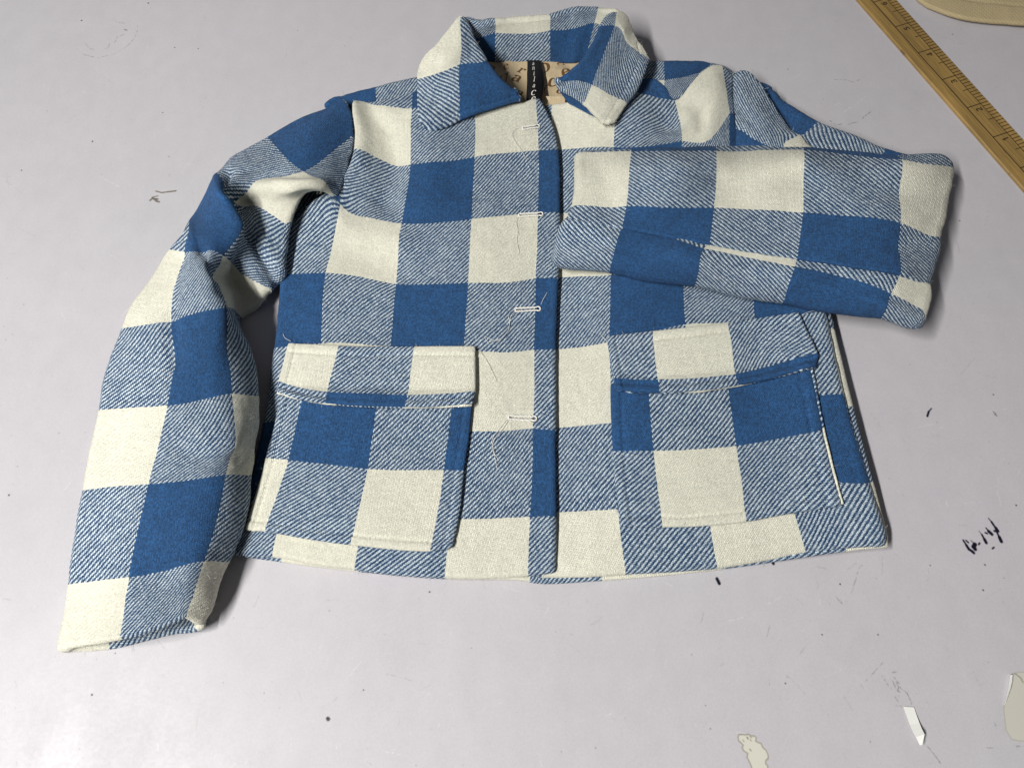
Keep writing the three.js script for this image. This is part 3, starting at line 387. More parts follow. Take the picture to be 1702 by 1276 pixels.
// ---------------------------------------------------------------- the table
{
  const x0 = -0.47, x1 = 0.47, z0 = -0.41, z1 = 0.27, TW = 2048, TH = Math.round(TW * (z1 - z0) / (x1 - x0)), k = TW / (x1 - x0);
  const map = canvasTexture(TW, TH, (g) => {
    const im = g.createImageData(TW, TH);
    for (let y = 0; y < TH; y++) for (let x = 0; x < TW; x++) {
      const n = 3.5 * fbm(x / 300, y / 300, 3, 3) + 4.5 * fbm(x / 30, y / 44, 9, 5) + 7 * (rnd() - 0.5), m = 3 * fbm(x / 420, y / 420, 31, 3), o = (y * TW + x) * 4;
      im.data[o] = 180 + n + m; im.data[o + 1] = 177 + n; im.data[o + 2] = 181 + n + 0.5 * m; im.data[o + 3] = 255;
    }
    g.putImageData(im, 0, 0);
    const c = (px, py) => { const p = at(px, py); return [(p.x - x0) * k, (p.z - z0) * k]; };
    g.lineCap = g.lineJoin = 'round'; const pen = '#0e0c1c';
    const line = (pts, w, color, w2 = w) => {                                 // thin scratches break up and wobble
      const thin = Math.max(w, w2) < 2.6 && color !== pen;
      for (let i = 0; i + 1 < pts.length; i++) {
        const [p0, p1] = [pts[i], pts[i + 1]], n = thin ? Math.max(1, Math.round(Math.hypot(p1[0] - p0[0], p1[1] - p0[1]) / 3)) : 1;
        g.strokeStyle = color; let [a, b] = c(...p0);
        for (let k = 1; k <= n; k++) {
          let [d, e] = c(lerp(p0[0], p1[0], k / n), lerp(p0[1], p1[1], k / n));
          if (thin) { d += 0.9 * (rnd() - 0.5); e += 0.9 * (rnd() - 0.5); }
          g.lineWidth = lerp(w, w2, i / Math.max(1, pts.length - 2)) * 0.82 * (thin ? 0.35 + 0.8 * rnd() : 1);
          if (!thin || rnd() > 0.28) { g.beginPath(); g.moveTo(a, b); g.lineTo(d, e); g.stroke(); }
          a = d; b = e;
        }
      }
    };
    const blot = (pts, fill, edge, w) => { g.beginPath(); pts.forEach((p, i) => { const [a, b] = c(...p); i ? g.lineTo(a, b) : g.moveTo(a, b); }); g.closePath(); g.fillStyle = fill; g.fill(); if (edge) { g.strokeStyle = edge; g.lineWidth = w; g.stroke(); } };
    const dot = (px, py, r, color = '#26262c') => { const [a, b] = c(px, py); g.fillStyle = color; g.beginPath(); g.ellipse(a, b, r, r * 0.8, 0.5, 0, 7); g.fill(); };
    // faint scuffs of the film
    for (let i = 0; i < 620; i++) { const px = rnd() * 1702, py = rnd() * 1276, a = rnd() * 6.3, l = 6 + 40 * rnd() ** 3; line([[px, py], [px + l * 0.5 * Math.cos(a) + 2 * rnd(), py + l * 0.5 * Math.sin(a)], [px + l * Math.cos(a), py + l * Math.sin(a)]], 0.5 + 0.5 * rnd(), rnd() < 0.6 ? 'rgba(112,108,110,' + (0.14 + 0.3 * rnd()) + ')' : 'rgba(226,225,227,' + (0.2 + 0.35 * rnd()) + ')'); }
    for (let i = 0; i < 320; i++) dot(rnd() * 1702, rnd() * 1276, 0.35 + 0.6 * rnd() ** 2, 'rgba(60,56,58,' + (0.25 + 0.5 * rnd()) + ')');
    // ring scratch, scuffs, cracks
    const q = (x, y, X = 0, Y = 0, s = 3.039) => [X + x / s, Y + y / s], grey = 'rgba(118,110,108,0.75)';
    const shape = (list, w, color, X, Y, s, w2) => line(list.map(([x, y]) => q(x, y, X, Y, s)), w, color, w2);
    shape([[385, 245], [420, 275], [490, 292], [570, 275], [640, 235], [680, 190], [695, 145], [690, 120]], 1.1, grey);
    shape([[430, 220], [450, 245], [500, 255], [545, 240], [552, 220], [580, 212], [590, 186], [630, 172], [636, 150]], 1.1, grey);
    shape([[570, 95], [590, 112], [625, 118]], 1, grey); shape([[625, 148], [640, 152]], 2.4, '#6f6a66');
    shape([[757, 1012], [770, 1000], [790, 1016], [802, 1020]], 4, 'rgba(96,90,82,0.8)'); shape([[768, 996], [795, 990]], 3, 'rgba(96,90,82,0.7)'); shape([[785, 965], [815, 973], [845, 969], [887, 964]], 2.4, '#6c665c', undefined, undefined, 3.039, 3.4); shape([[780, 1004], [796, 1006]], 3, '#57514a');
    shape([[0, 800], [40, 828], [75, 822]], 2, 'rgba(110,104,106,0.6)', 1380, 0, 3.99); shape([[110, 832], [150, 815], [200, 806], [225, 775], [280, 735]], 2, 'rgba(110,104,106,0.6)', 1380, 0, 3.99); shape([[30, 526], [110, 530], [160, 545], [208, 522]], 1.2, 'rgba(110,104,106,0.6)', 1380, 0, 3.99);
    for (const [x, y, r] of [[135, 34, 1.5], [246, 5, 1.6], [290, 79, 1.1], [329, 81, 1], [153, 235, 1.5], [280, 260, 0.8], [35, 283, 1.2], [270, 187, 1], [14, 823, 1.2], [545, 1195, 2.6], [152, 1155, 1.2], [191, 1086, 0.7], [714, 984, 1.1], [1397, 971, 1.1], [1635, 981, 1.1], [1690, 840, 1.1], [1367, 1055, 0.9], [1460, 1055, 0.9], [1306, 1136, 0.9], [1638, 939, 1.1], [1596, 367, 1.1], [1310, 115, 0.9], [1584, 57, 1], [604, 1147, 0.8], [1652, 656, 1], [1547, 940, 0.8]]) dot(x, y, r);
    // felt pen marks
    const S = [1590, 840, 12.76];
    for (const [w, w2, ...pts] of [[28, 44, [150, 740], [220, 850], [270, 930]], [44, 46, [270, 930], [340, 975], [375, 1010]], [24, 24, [210, 745], [262, 792]], [12, 20, [315, 745], [370, 805]], [70, 62, [398, 830], [368, 880], [405, 930]], [26, 30, [500, 800], [480, 830]], [8, 50, [485, 545], [545, 620], [600, 720], [640, 795]], [20, 52, [635, 480], [690, 550], [760, 615]], [24, 24, [617, 580], [665, 600]], [14, 34, [685, 275], [750, 350], [810, 440]], [52, 52, [840, 480], [885, 545]], [36, 36, [815, 545], [890, 550]], [30, 56, [870, 580], [920, 680], [960, 770]], [24, 24, [805, 890], [770, 920]]]) shape(pts, w / 12.76 * 1.15, pen, ...S, w2 / 12.76 * 1.15);
    line([[1282.5, 929], [1286, 937]], 4.2, pen); line([[1192, 962], [1196, 970]], 4.6, pen); line([[1549, 679], [1544.5, 684], [1542, 692]], 1.6, pen, 3); line([[1652, 684], [1659, 694]], 1.4, '#55525a', 2.2); line([[1654, 690], [1656, 686]], 1.4, '#55525a');
    // where the film is torn off
    const tornA = [[400, 360], [470, 352], [540, 365], [640, 355], [700, 390], [770, 390], [820, 430], [800, 510], [860, 545], [930, 570], [970, 660], [1040, 720], [1090, 820], [1100, 910], [1040, 970], [1035, 1040], [1090, 1100], [1060, 1300], [740, 1300], [700, 1110], [640, 970], [595, 890], [615, 800], [520, 740], [480, 660], [510, 610], [450, 545], [395, 500], [385, 430]].map(([x, y]) => q(x, y, 1200, 1196, 14.18));
    blot(tornA, '#c4c2b6', '#8a8678', 1.2);
    for (const [x, y, w] of [[610, 440, 34], [440, 470, 22], [515, 500, 16], [680, 415, 18], [775, 660, 14], [680, 720, 18], [690, 490, 12]]) shape([[x - 15, y - 20], [x + 12, y + 18]], w / 14.18, '#5b5444', 1200, 1196, 14.18);
    const tornB = [[1580, 140], [1640, 125], [1900, 120], [1900, 940], [1640, 925], [1560, 905], [1500, 800], [1470, 560], [1480, 500], [1540, 330]].map(([x, y]) => q(x, y, 1460, 1100, 7.03));
    blot(tornB, '#bab8ad', '#a09d94', 1); shape([[1600, 140], [1660, 180], [1700, 240]], 2, '#8f8d80', 1460, 1100, 7.03);
    const scar = 'rgba(104,100,98,0.7)';
    for (const pts of [[[165, 125], [220, 122]], [[180, 130], [175, 145]], [[170, 210], [185, 260], [210, 320], [240, 350]], [[190, 185], [225, 235], [260, 270], [262, 310], [290, 330], [340, 365], [355, 400], [385, 460], [392, 500]], [[215, 240], [240, 290], [230, 340], [260, 355]], [[240, 395], [250, 410]], [[200, 410], [240, 480], [285, 540]], [[580, 990], [660, 1090], [740, 1200]], [[1270, 1005], [1340, 1010]], [[1620, 990], [1660, 990]], [[50, 160], [90, 240], [160, 320]], [[1360, 715], [1375, 745]]]) shape(pts, 1.1, scar, 1460, 1100, 7.03);
    line([[1430, 940], [1424, 960], [1416, 985]], 1, scar); line([[1388, 990], [1400, 1003]], 1.2, scar); line([[1280, 1040], [1274, 1062]], 0.9, scar); line([[1432, 1140], [1470, 1100]], 0.8, scar);
  });
  const gloss = new Uint8Array(512 * 512 * 4);
  for (let y = 0; y < 512; y++) for (let x = 0; x < 512; x++) { const v = clamp(108 + 48 * fbm(x / 16, y / 70, 5, 4) + 30 * fbm(x / 60, y / 60, 55, 3) + 22 * (rnd() - 0.5), 0, 255), o = (y * 512 + x) * 4; gloss[o] = gloss[o + 1] = gloss[o + 2] = v; gloss[o + 3] = 255; }
  const rough = new THREE.DataTexture(gloss, 512, 512, THREE.RGBAFormat); rough.wrapS = rough.wrapT = THREE.MirroredRepeatWrapping; rough.magFilter = THREE.LinearFilter; rough.needsUpdate = true;
  map.wrapS = map.wrapT = THREE.MirroredRepeatWrapping;
  const film = new THREE.MeshPhysicalMaterial({ name: 'table film', map, roughness: 1, specularIntensity: 0.7, roughnessMap: rough, bumpMap: rough, bumpScale: 0.00012, side: THREE.DoubleSide });
  const g = new THREE.BoxGeometry(2.6, 0.03, 2); g.translate(0, -0.015, -0.3);
  const p = g.attributes.position, uv = g.attributes.uv;
  for (let i = 0; i < p.count; i++) uv.setXY(i, (p.getX(i) - x0) / (x1 - x0), 1 - (p.getZ(i) - z0) / (z1 - z0));
  const table = new THREE.Mesh(g, film); table.name = 'table_top'; table.receiveShadow = table.castShadow = true; table.userData.kind = 'structure'; scene.add(table);
}

// ---------------------------------------------------------------- the jacket
const jacket = new THREE.Group(); jacket.name = 'jacket';
tag(jacket, 'blue and cream checked wool jacket lying on the table, one sleeve folded across', 'jacket');
const frontB = sew(frontBCut), frontA = sew(frontACut, { step: 0.0006 });
part('front_panel', frontB, wool, jacket, 'front half under the folded sleeve'); pile(frontB);
part('front_panel', frontA, wool, jacket, 'front half with the buttonholes'); pile(frontA);
part('back_panel', merge([sew(backMainCut, { step: 0.0025, rough: 0.4 }), sew(shoulderLCut), sew(shoulderRCut)]), wool, jacket);
part('sleeve', merge([sew(sleeveLCut, { step: 0.0011 }), sew(cuffUnderCut, { rough: 0.3 })]), wool, jacket, 'sleeve hanging straight down');
part('sleeve', merge([sew(upperFrontCut), sew(upperBackCut), sew(foreUpCut, { turned: true, rough: 0.8 }), sew(foreLowCut, { turned: true })]), wool, jacket, 'sleeve folded across the front');
part('collar', merge([sew(collarLCut, { turned: true, step: 0.0007 }), sew(collarBackCut, { step: 0.0007 }), sew(collarRCut, { turned: true, step: 0.0007 }), sew(collarUnderCut, { rough: 0.4 })]), wool, jacket);
for (const [pocketCut, flapCut, side] of [[pocketLCut, flapLCut, 'straight'], [pocketRCut, flapRCut, 'folded']]) {
  const piped = (g, pins, du, dv, out) => {                                // the folded edge of the facing, seen as a cord along the rim
    const curve = new THREE.CatmullRomCurve3(pins.flatMap((e, i) => (i + 1 < pins.length ? [0, 0.25, 0.5, 0.75] : [0]).map((f) => { const q = pins[Math.min(i + 1, pins.length - 1)]; return rest(lerp(e[2], q[2], f) + out[0] + 0.9 * (rnd() - 0.5), lerp(e[3], q[3], f) + out[1] + 0.9 * (rnd() - 0.5), 0.0018 + 0.0003 * rnd()); })), false, 'centripetal'), n = 160, t = new THREE.TubeGeometry(curve, n, side === 'folded' && g === pg0 ? 0.0009 : 0.00115, 7), uv = t.attributes.uv;
    for (let i = 0; i < uv.count; i++) { const k = uv.getX(i) * (pins.length - 1), j = Math.min(Math.floor(k), pins.length - 2), f = k - j; uv.setXY(i, (lerp(pins[j][0], pins[j + 1][0], f) * du[0] + du[1]) / 4, (lerp(pins[j][1], pins[j + 1][1], f) * dv[0] + dv[1] + 0.06 * uv.getY(i)) / 4); }
    return merge([g, t]);
  };
  const pg0 = sew(pocketCut, { off: 0.0034, step: 0.0007, rough: 0.5 }), pg = side === 'folded' ? piped(pg0, pocketCut.right, [0, 3.5], [1, 0], [4.6, 0]) : pg0;
  const pocket = part('pocket', pg, wool, jacket, 'patch pocket on the side of the ' + side + ' sleeve'); pile(pg);
  const fg = piped(sew(flapCut, { off: 0.0044, step: 0.0006, rough: 0.5 }), flapCut.bottom, [1, 0], [0, 1.5], [0, 6.4]); part('pocket_flap', fg, wool, pocket); pile(fg);
}
// lining with its brown lettering print
{
  const print = canvasTexture(1024, 614, (g, w, h) => {
    g.fillStyle = '#b3a180'; g.fillRect(0, 0, w, h);
    for (let i = 0; i < 9000; i++) { g.fillStyle = rnd() < 0.5 ? 'rgba(255,245,230,0.06)' : 'rgba(120,90,60,0.06)'; g.fillRect(rnd() * w, rnd() * h, 1 + rnd() * 3, 10 + rnd() * 40); }
    g.textAlign = 'center'; g.textBaseline = 'middle';
    const motif = [['a', 818, 112, 62, 0.2], ['V', 836, 136, 92, -0.3], ['a', 860, 131, 80, 0.25], ['r', 869, 116, 62, 0.4], ['a', 864, 158, 70, 0.3], ['C', 909, 112, 84, 2.8], ['e', 936, 122, 84, -0.6], ['c', 917, 138, 84, -0.15], ['i', 905, 152, 74, 0.1], ['a', 957, 108, 56, 0.2], ['n', 952, 145, 64, 0.3], ['c', 806, 128, 56, 0.8], ['e', 842, 112, 56, -0.5], ['r', 848, 152, 56, 0.5], ['c', 930, 104, 50, 0.9], ['n', 826, 158, 56, 0.4], ['e', 932, 152, 60, 0.3], ['a', 972, 128, 56, -0.4], ['c', 800, 108, 50, 0]];
    for (const [t, px, py, size, a] of motif) {
      const tone = ['#5e4017', '#6b4a1c', '#52371a'][Math.floor(rnd() * 3)];
      g.save(); g.translate((px - 780) / 205 * w, (py - 97) / 100 * h); g.rotate(a); g.font = 'italic bold ' + size * 1.8 + 'px serif'; g.fillStyle = tone; g.fillText(t, 0, 0); g.restore();
    }
  });
  print.flipY = false;
  const satin = new THREE.MeshPhysicalMaterial({ name: 'printed satin lining', map: print, roughness: 0.45, sheen: 0.3, sheenColor: new THREE.Color(0.9, 0.85, 0.75), side: THREE.DoubleSide });
  const lg = sew(liningCut, { plain: true, step: 0.0008, rough: 0.8 });
  for (let i = 0; i < lg.attributes.uv.count; i++) lg.attributes.uv.setXY(i, lg.attributes.uv.getX(i) / 2, lg.attributes.uv.getY(i) / 1.2);
  const fg = sew(facingCut, { plain: true, rough: 0.4 });
  for (let i = 0; i < fg.attributes.uv.count; i++) fg.attributes.uv.setXY(i, 0.8 + fg.attributes.uv.getX(i) * 0.1, 0.7 + fg.attributes.uv.getY(i) * 0.3);
  part('lining', merge([lg, fg]), satin, jacket, 'cream lining printed with brown letters');
  // woven neck label, a folded black loop
  const tape = canvasTexture(192, 512, (g, w, h) => {
    g.fillStyle = '#060505'; g.fillRect(0, 0, w, h); g.fillStyle = '#e4e0d8'; g.strokeStyle = '#e4e0d8'; g.textAlign = 'center'; g.textBaseline = 'middle';
    for (const [t, y, s] of [['a', 46, 62], ['n', 104, 62], ['i', 168, 62], ['l', 232, 72], ['a', 300, 62], ['C', 392, 100], ['C', 478, 100]]) { g.font = 'italic ' + s + 'px serif'; g.fillText(t, w * (t === 'C' ? 0.42 : 0.46), y); }
  });
  const tapeMat = new THREE.MeshPhysicalMaterial({ name: 'black woven tape', map: tape, roughness: 0.5, side: THREE.DoubleSide });
  const strip = (rows, n = 10) => {                                        // rows of [left px, right px, py, mm, bulge mm]
    const pos = [], uv = [], index = [];
    rows.forEach(([a, b, y, h, bulge], r) => { for (let i = 0; i <= n; i++) { const s = i / n, p = at(lerp(a, b, s), y, h + bulge * Math.sin(Math.PI * s)); pos.push(p.x, p.y, p.z); uv.push(s, 1 - r / (rows.length - 1)); } });
    for (let r = 0; r + 1 < rows.length; r++) for (let i = 0; i < n; i++) { const a = r * (n + 1) + i; index.push(a, a + n + 1, a + 1, a + 1, a + n + 1, a + n + 2); }
    const g = new THREE.BufferGeometry(); g.setAttribute('position', new THREE.Float32BufferAttribute(pos, 3)); g.setAttribute('uv', new THREE.Float32BufferAttribute(uv, 2)); g.setIndex(index); g.computeVertexNormals(); return g;
  };
  const lb = part('neck_label', strip([[876.5, 897, 100, 13, 0.3], [876.5, 897.5, 110, 13.5, 1], [876, 900, 122, 14, 1.6], [876, 901, 135, 14.5, 2], [875.5, 900, 148, 14.5, 2], [875, 899, 158, 14, 1.4], [874, 899, 172, 13.5, 0.8]]), tapeMat, jacket, 'black label embroidered in white, hanging inside the neck');
  const under = new THREE.MeshPhysicalMaterial({ name: 'brown tape back', color: new THREE.Color(0.022, 0.012, 0.007), roughness: 0.4, side: THREE.DoubleSide });
  part('label_loop', strip([[884, 900, 101, 11.2, 0.2], [884, 902.5, 114, 11.5, 0.6], [884, 904.5, 128, 11.8, 1], [884, 904, 142, 12, 1], [884, 905, 156, 12, 0.6], [884, 907, 168, 12, 0.4]]), under, lb);
}
// keyhole buttonholes worked in white thread, each with its loose thread ends
for (const { from, to, tails } of [
  { from: [869, 213.5], to: [894, 209.5], tails: [[[864, 214], [856, 207], [845.5, 200.7]], [[869, 213.5], [858, 214], [851, 221], [855.7, 235], [868, 251.6], [876, 267.5]]] },
  { from: [863, 357.8], to: [900, 355.5], tails: [[[864, 358], [858.5, 366], [860.2, 384], [859.2, 400], [863, 421]]] },
  { from: [857, 515], to: [895.5, 513], tails: [[[857, 514], [847, 519], [846, 546], [832, 562], [810, 569.5]], [[856, 516], [849, 526], [844, 550], [826, 566], [806, 560], [813, 572]], [[899, 506], [903, 497], [909.5, 486]]] },
  { from: [846, 693.5], to: [889, 695.5], tails: [[[846, 693], [832, 710], [818, 731], [821, 750], [826, 778]], [[847, 695], [835, 713], [823, 728], [818, 745], [830, 766]]] },
]) {
  const a = rest(...from, 0.0006), b = rest(...to, 0.0006), ax = new THREE.Vector3().subVectors(b, a), len = ax.length(); ax.normalize();
  const side = new THREE.Vector3(0, 1, 0).cross(ax).normalize(), p = (s, t, h = 0) => { const c = a.clone().addScaledVector(ax, s * len).addScaledVector(side, t); c.y = ground(c.x, c.z) + 0.0007 + h; return c; };
  const gs = [], path = [];
  for (let k = 0; k <= 22; k++) path.push(p(k / 22 * 0.86, 0.00125 + 0.00055 * (rnd() - 0.5), 0.0003 * rnd()));
  for (let k = 0; k <= 14; k++) { const w = -Math.PI * 0.75 + k / 14 * Math.PI * 1.5; path.push(p(0.97 + Math.cos(w) * 0.0015 / len, -Math.sin(w) * 0.0015, 0.0002)); }
  for (let k = 22; k >= 0; k--) path.push(p(k / 22 * 0.86, -0.00125 + 0.00055 * (rnd() - 0.5), 0.0003 * rnd()));
  gs.push(strand(path, 0.00046, 6, 2));
  gs.push(strand([p(0.01, 0.0014), p(-0.015, 0.0004, 0.0003), p(-0.01, -0.0014)], 0.0005));
  for (let k = 0; k < 30; k++) { const s = k / 30 * 0.84 + 0.01, t = k % 2 ? 1 : -1; gs.push(strand([p(s, t * 0.0017), p(s + 0.008, t * 0.0011, 0.0005), p(s + 0.012, t * 0.0004)], 0.00022, 4, 2)); }
  for (let k = 0; k < 14; k++) { const w = -2.2 + k / 13 * 4.4; gs.push(strand([p(0.97 + Math.cos(w) * 0.0021 / len, Math.sin(w) * 0.0021), p(0.97 + Math.cos(w) * 0.0011 / len, Math.sin(w) * 0.0011, 0.0002)], 0.00024, 4, 2)); }
  const hole = part('buttonhole', merge(gs), yarnWhite, jacket);
  for (const t of tails) part('thread_tail', strand(t.map(([x, y], i) => rest(x, y, 0.0004 + (i ? 0.0006 * rnd() : 0))), 0.00013, 5, 10), yarnWhite, hole);
}
for (const t of [[[795, 582], [808, 601], [826, 634]], [[483, 567], [474, 562], [470, 555]], [[1333, 523], [1346, 518], [1362, 515.5]], [[998, 555], [1004, 562], [1010, 568]]]) part('loose_thread', strand(t.map(([x, y], i) => rest(x, y, 0.0005 + 0.0012 * (i === 1))), 0.00013, 5, 10), yarnWhite, jacket);

// loose wool fibres standing off the cloth
{
  const cloths = jacket.children.flatMap((m) => [m, ...m.children]).filter((m) => m.material === wool), pos = [], col = [], index = [], A = new THREE.Vector3(), N = new THREE.Vector3();
  for (const m of cloths) {
    const p = m.geometry.attributes.position, n = m.geometry.attributes.normal, t = m.geometry.attributes.uv, many = Math.round(p.count / 48);
    for (let k = 0; k < many; k++) {
      const i = Math.floor(rnd() * p.count); A.fromBufferAttribute(p, i); N.fromBufferAttribute(n, i);
      const d = new THREE.Vector3(rnd() - 0.5, rnd() - 0.5, rnd() - 0.5).addScaledVector(N, 0.25 + 0.5 * rnd()).normalize(), b = new THREE.Vector3(rnd() - 0.5, rnd() - 0.5, rnd() - 0.5), len = 0.0012 + 0.0022 * rnd() ** 2, r = 0.00003 + 0.00002 * rnd();
      const blueU = (Math.floor(t.getX(i) * 4) & 1) === 0, blueV = (Math.floor(t.getY(i) * 4) & 1) === 0, c = (blueU ? 1 : 0) + (blueV ? 1 : 0) > 0.5 + 0.7 * rnd() ? [0.05, 0.14, 0.27] : [0.7, 0.7, 0.64];
      const x = new THREE.Vector3().crossVectors(d, b).normalize().multiplyScalar(r), y = new THREE.Vector3().crossVectors(d, x).normalize().multiplyScalar(r), base = pos.length / 3;
      for (let q = 0; q < 3; q++) { const s = q / 2, o = A.clone().addScaledVector(d, len * s).addScaledVector(b, len * 0.5 * s * s); for (const v of [x, y, x.clone().add(y).negate()]) { pos.push(o.x + v.x, o.y + v.y, o.z + v.z); col.push(...c); } }
      for (let q = 0; q < 2; q++) for (let e = 0; e < 3; e++) { const u = base + q * 3 + e, w = base + q * 3 + (e + 1) % 3; index.push(u, w, u + 3, w, w + 3, u + 3); }
    }
  }
  const g = new THREE.BufferGeometry(); g.setAttribute('position', new THREE.Float32BufferAttribute(pos, 3)); g.setAttribute('color', new THREE.Float32BufferAttribute(col, 3)); g.setIndex(index); g.computeVertexNormals();
  part('wool_fuzz', g, new THREE.MeshStandardMaterial({ name: 'loose wool fibres', vertexColors: true, roughness: 1 }), jacket).userData.kind = 'stuff';
  console.log('fibres', index.length / 36);
}

// ---------------------------------------------------------------- the wooden rule (one division = one cun of 33.3 mm)
{
  const T = 2.8, a7 = at(1451.4, 3.8, T), a1 = at(1695.8, 279.4, T), d = new THREE.Vector3().subVectors(a7, a1).divideScalar(6), unit = d.length(); d.normalize();
  const across = new THREE.Vector3(0, 1, 0).cross(d).normalize(), w = (px, py) => at(px, py, T).sub(a1).dot(across), wl = w(1559.3, 150), wr = w(1628.5, 150);
  const lo = -1.2, hi = 10.2, L = (hi - lo) * unit, b = 0.0007, t = T / 1000;
  const profile = [[wl, 0.0003], [wl, t - b], [wl + Math.sign(wr - wl) * b, t], [wr - Math.sign(wr - wl) * b, t], [wr, t - b * 1.4], [wr, 0.0003]];
  const pos = [], uv = [], index = [];
  for (let i = 0; i < profile.length - 1; i++) { const n = pos.length / 3; for (const [y, h] of [profile[i], profile[i + 1]]) for (const s of [lo, hi]) { const p = a1.clone().addScaledVector(d, s * unit).addScaledVector(across, y); pos.push(p.x, h, p.z); uv.push((s - lo) / (hi - lo), 1 - (y - wl + Math.sign(wr - wl) * (h < t ? (h - t) * 0.6 : 0)) / (wr - wl)); } index.push(n, n + 1, n + 2, n + 1, n + 3, n + 2); }
  for (const s of [lo, hi]) { const n = pos.length / 3; for (const [y, h] of profile) { const p = a1.clone().addScaledVector(d, s * unit).addScaledVector(across, y); pos.push(p.x, h, p.z); uv.push((s - lo) / (hi - lo), 0.5); } for (let i = 1; i < profile.length - 1; i++) index.push(n, n + i, n + i + 1); }
  const g = new THREE.BufferGeometry(); g.setAttribute('position', new THREE.Float32BufferAttribute(pos, 3)); g.setAttribute('uv', new THREE.Float32BufferAttribute(uv, 2)); g.setIndex(index); const flat = g.toNonIndexed(); flat.computeVertexNormals();
  const map = canvasTexture(2048, 160, (c, W, H) => {
    const k = W / (hi - lo), im = c.createImageData(W, H), X = (n) => (n - lo) * k;
    for (let y = 0; y < H; y++) for (let x = 0; x < W; x++) { const n = fbm(x / 260, y / 7, 2, 4), m = fbm(x / 60, y / 2.2, 8, 2), e = fbm(x / 420, y / 40, 19, 2), v = 1 + 0.30 * n + 0.16 * m + 0.25 * e + 0.05 * (rnd() - 0.5), o = (y * W + x) * 4; im.data[o] = 140 * v; im.data[o + 1] = 113 * v; im.data[o + 2] = 64 * v; im.data[o + 3] = 255; }
    c.putImageData(im, 0, 0);
    for (let i = 0; i < 90; i++) { const x = rnd() * W, y = rnd() * H; c.strokeStyle = 'rgba(70,45,15,' + (0.15 + 0.45 * rnd() ** 2) + ')'; c.lineWidth = 0.6 + 1.6 * rnd() ** 2; c.beginPath(); c.moveTo(x, y); c.lineTo(x + 6 + 26 * rnd(), y + 1.5 * (rnd() - 0.5)); c.stroke(); }
    const ink = 'rgba(28,18,8,0.88)', inner = 0.33 * H, base = 0.74 * H; c.strokeStyle = c.fillStyle = ink;
    const l = (x1, y1, x2, y2, lw) => { c.lineWidth = lw; c.beginPath(); c.moveTo(x1, y1); c.lineTo(x2, y2); c.stroke(); };
    l(0, inner, W, inner, 4); l(0, base, W, base, 2.6);
    for (let n = Math.ceil(lo * 10); n <= hi * 10; n++) { const x = X(n / 10) + 0.8 * (rnd() - 0.5); l(x, base - (n % 10 === 0 ? base - inner : n % 5 === 0 ? 0.14 * H : 0), x, H, n % 10 === 0 ? 4 : 3.4); }
    c.font = 'bold 38px sans-serif'; c.textAlign = 'center'; c.textBaseline = 'middle';
    for (let n = 1; n <= 9; n++) c.fillText(String(n), X(n - 0.15), 0.59 * H);
  });
  const wood = new THREE.MeshPhysicalMaterial({ name: 'worn bamboo', map, roughness: 0.55, side: THREE.DoubleSide });
  const rule = new THREE.Mesh(flat, wood); rule.name = 'wooden_ruler'; rule.castShadow = rule.receiveShadow = true;
  tag(rule, 'yellow wooden ruler with black numbers lying askew above the folded sleeve', 'ruler');
}

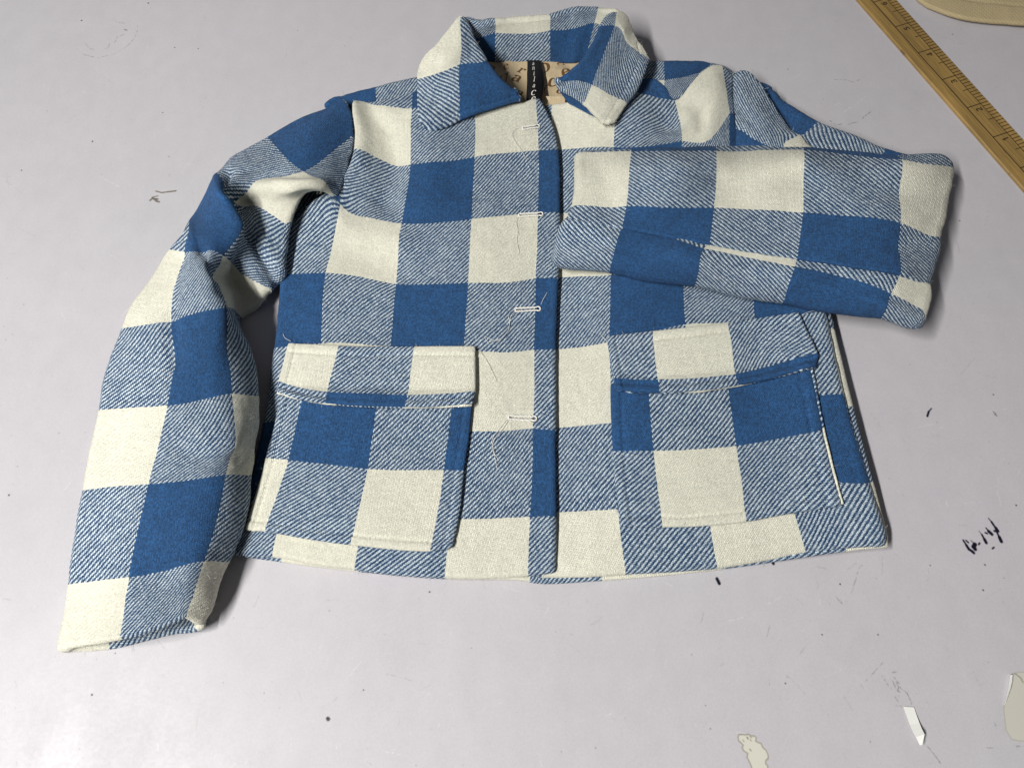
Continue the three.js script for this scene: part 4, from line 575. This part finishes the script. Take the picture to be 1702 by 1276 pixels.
// ---------------------------------------------------------------- tan cloth at the corner, torn film
{
  const S = 256, data = new Uint8Array(S * S * 4), rel = new Uint8Array(S * S * 4);
  for (let y = 0; y < S; y++) for (let x = 0; x < S; x++) { const o = (y * S + x) * 4, over = ((x >> 2) + (y >> 2)) & 1, h = Math.sin(Math.PI * ((over ? x : y) % 4 + 0.5) / 4), v = 0.92 + 0.1 * (rnd() - 0.5) + 0.06 * over; data[o] = 172 * v; data[o + 1] = 156 * v; data[o + 2] = 120 * v; data[o + 3] = 255; rel[o] = rel[o + 1] = rel[o + 2] = 200 * h + 40 * rnd(); rel[o + 3] = 255; }
  const tex = (d, srgb) => { const t = new THREE.DataTexture(d, S, S, THREE.RGBAFormat); t.wrapS = t.wrapT = THREE.RepeatWrapping; t.repeat.set(2.2, 2.2); t.magFilter = THREE.LinearFilter; if (srgb) t.colorSpace = THREE.SRGBColorSpace; t.needsUpdate = true; return t; };
  const canvasCloth = new THREE.MeshPhysicalMaterial({ name: 'tan canvas', map: tex(data, true), bumpMap: tex(rel, false), bumpScale: 0.00025, roughness: 0.95, side: THREE.DoubleSide });
  const m = new THREE.Mesh(sew(tanCut, { step: 0.0011 }), canvasCloth); m.name = 'folded_cloth'; m.castShadow = m.receiveShadow = true;
  tag(m, 'corner of a tan canvas cloth lying beyond the wooden ruler', 'cloth');
  const paper = new THREE.MeshPhysicalMaterial({ name: 'white film', color: new THREE.Color(0.72, 0.72, 0.68), roughness: 0.6, side: THREE.DoubleSide });
  const ribbon = (left, right, X, Y, s) => {                                // rows [x, y, mm] down both edges, 0.25 mm thick
    const pos = [], index = [], n = left.length, L = [0, 0.00025];
    for (const dz of L) for (let i = 0; i < n; i++) for (const e of [left[i], right[i]]) { const p = at(X + e[0] / s, Y + e[1] / s, e[2]); pos.push(p.x, p.y + dz, p.z); }
    for (let i = 0; i + 1 < n; i++) { const a = 2 * i, b = a + 2 * n; index.push(a, a + 1, a + 2, a + 1, a + 3, a + 2, b, b + 2, b + 1, b + 1, b + 2, b + 3, a, a + 2, b, b, a + 2, b + 2, a + 1, b + 1, a + 3, b + 1, b + 3, a + 3); }
    index.push(0, 2 * n, 1, 1, 2 * n, 2 * n + 1, 2 * n - 2, 2 * n - 1, 4 * n - 2, 2 * n - 1, 4 * n - 1, 4 * n - 2);
    const g = new THREE.BufferGeometry(); g.setAttribute('position', new THREE.Float32BufferAttribute(pos, 3)); g.setIndex(index); const f = g.toNonIndexed(); f.computeVertexNormals(); return f;
  };
  const scrap = new THREE.Mesh(ribbon([[295, 520, 0.2], [330, 620, 0.5], [370, 730, 1], [405, 810, 2.2], [440, 875, 3.2], [488, 972, 3.4]], [[418, 530, 0.4], [448, 620, 0.8], [482, 712, 1.4], [512, 785, 2.6], [542, 845, 4.2], [516, 968, 4.4]], 1460, 1100, 7.03), paper); scrap.name = 'paper_strip'; scrap.castShadow = scrap.receiveShadow = true;
  tag(scrap, 'narrow strip of white film peeling up from the table near the viewer', 'paper strip');
  const curl = new THREE.Mesh(ribbon([[1545, 150, 0.3], [1535, 220, 0.3], [1522, 300, 0.3], [1500, 400, 0.3], [1474, 505, 0.2]], [[1572, 150, 2], [1566, 220, 2.6], [1546, 310, 2.4], [1512, 410, 1.6], [1480, 500, 0.5]], 1460, 1100, 7.03), paper); curl.name = 'paper_strip'; curl.castShadow = curl.receiveShadow = true;
  tag(curl, 'curled edge of torn film beside the greenish bare patch at the right', 'paper strip');
}
renderer.render(scene, camera);
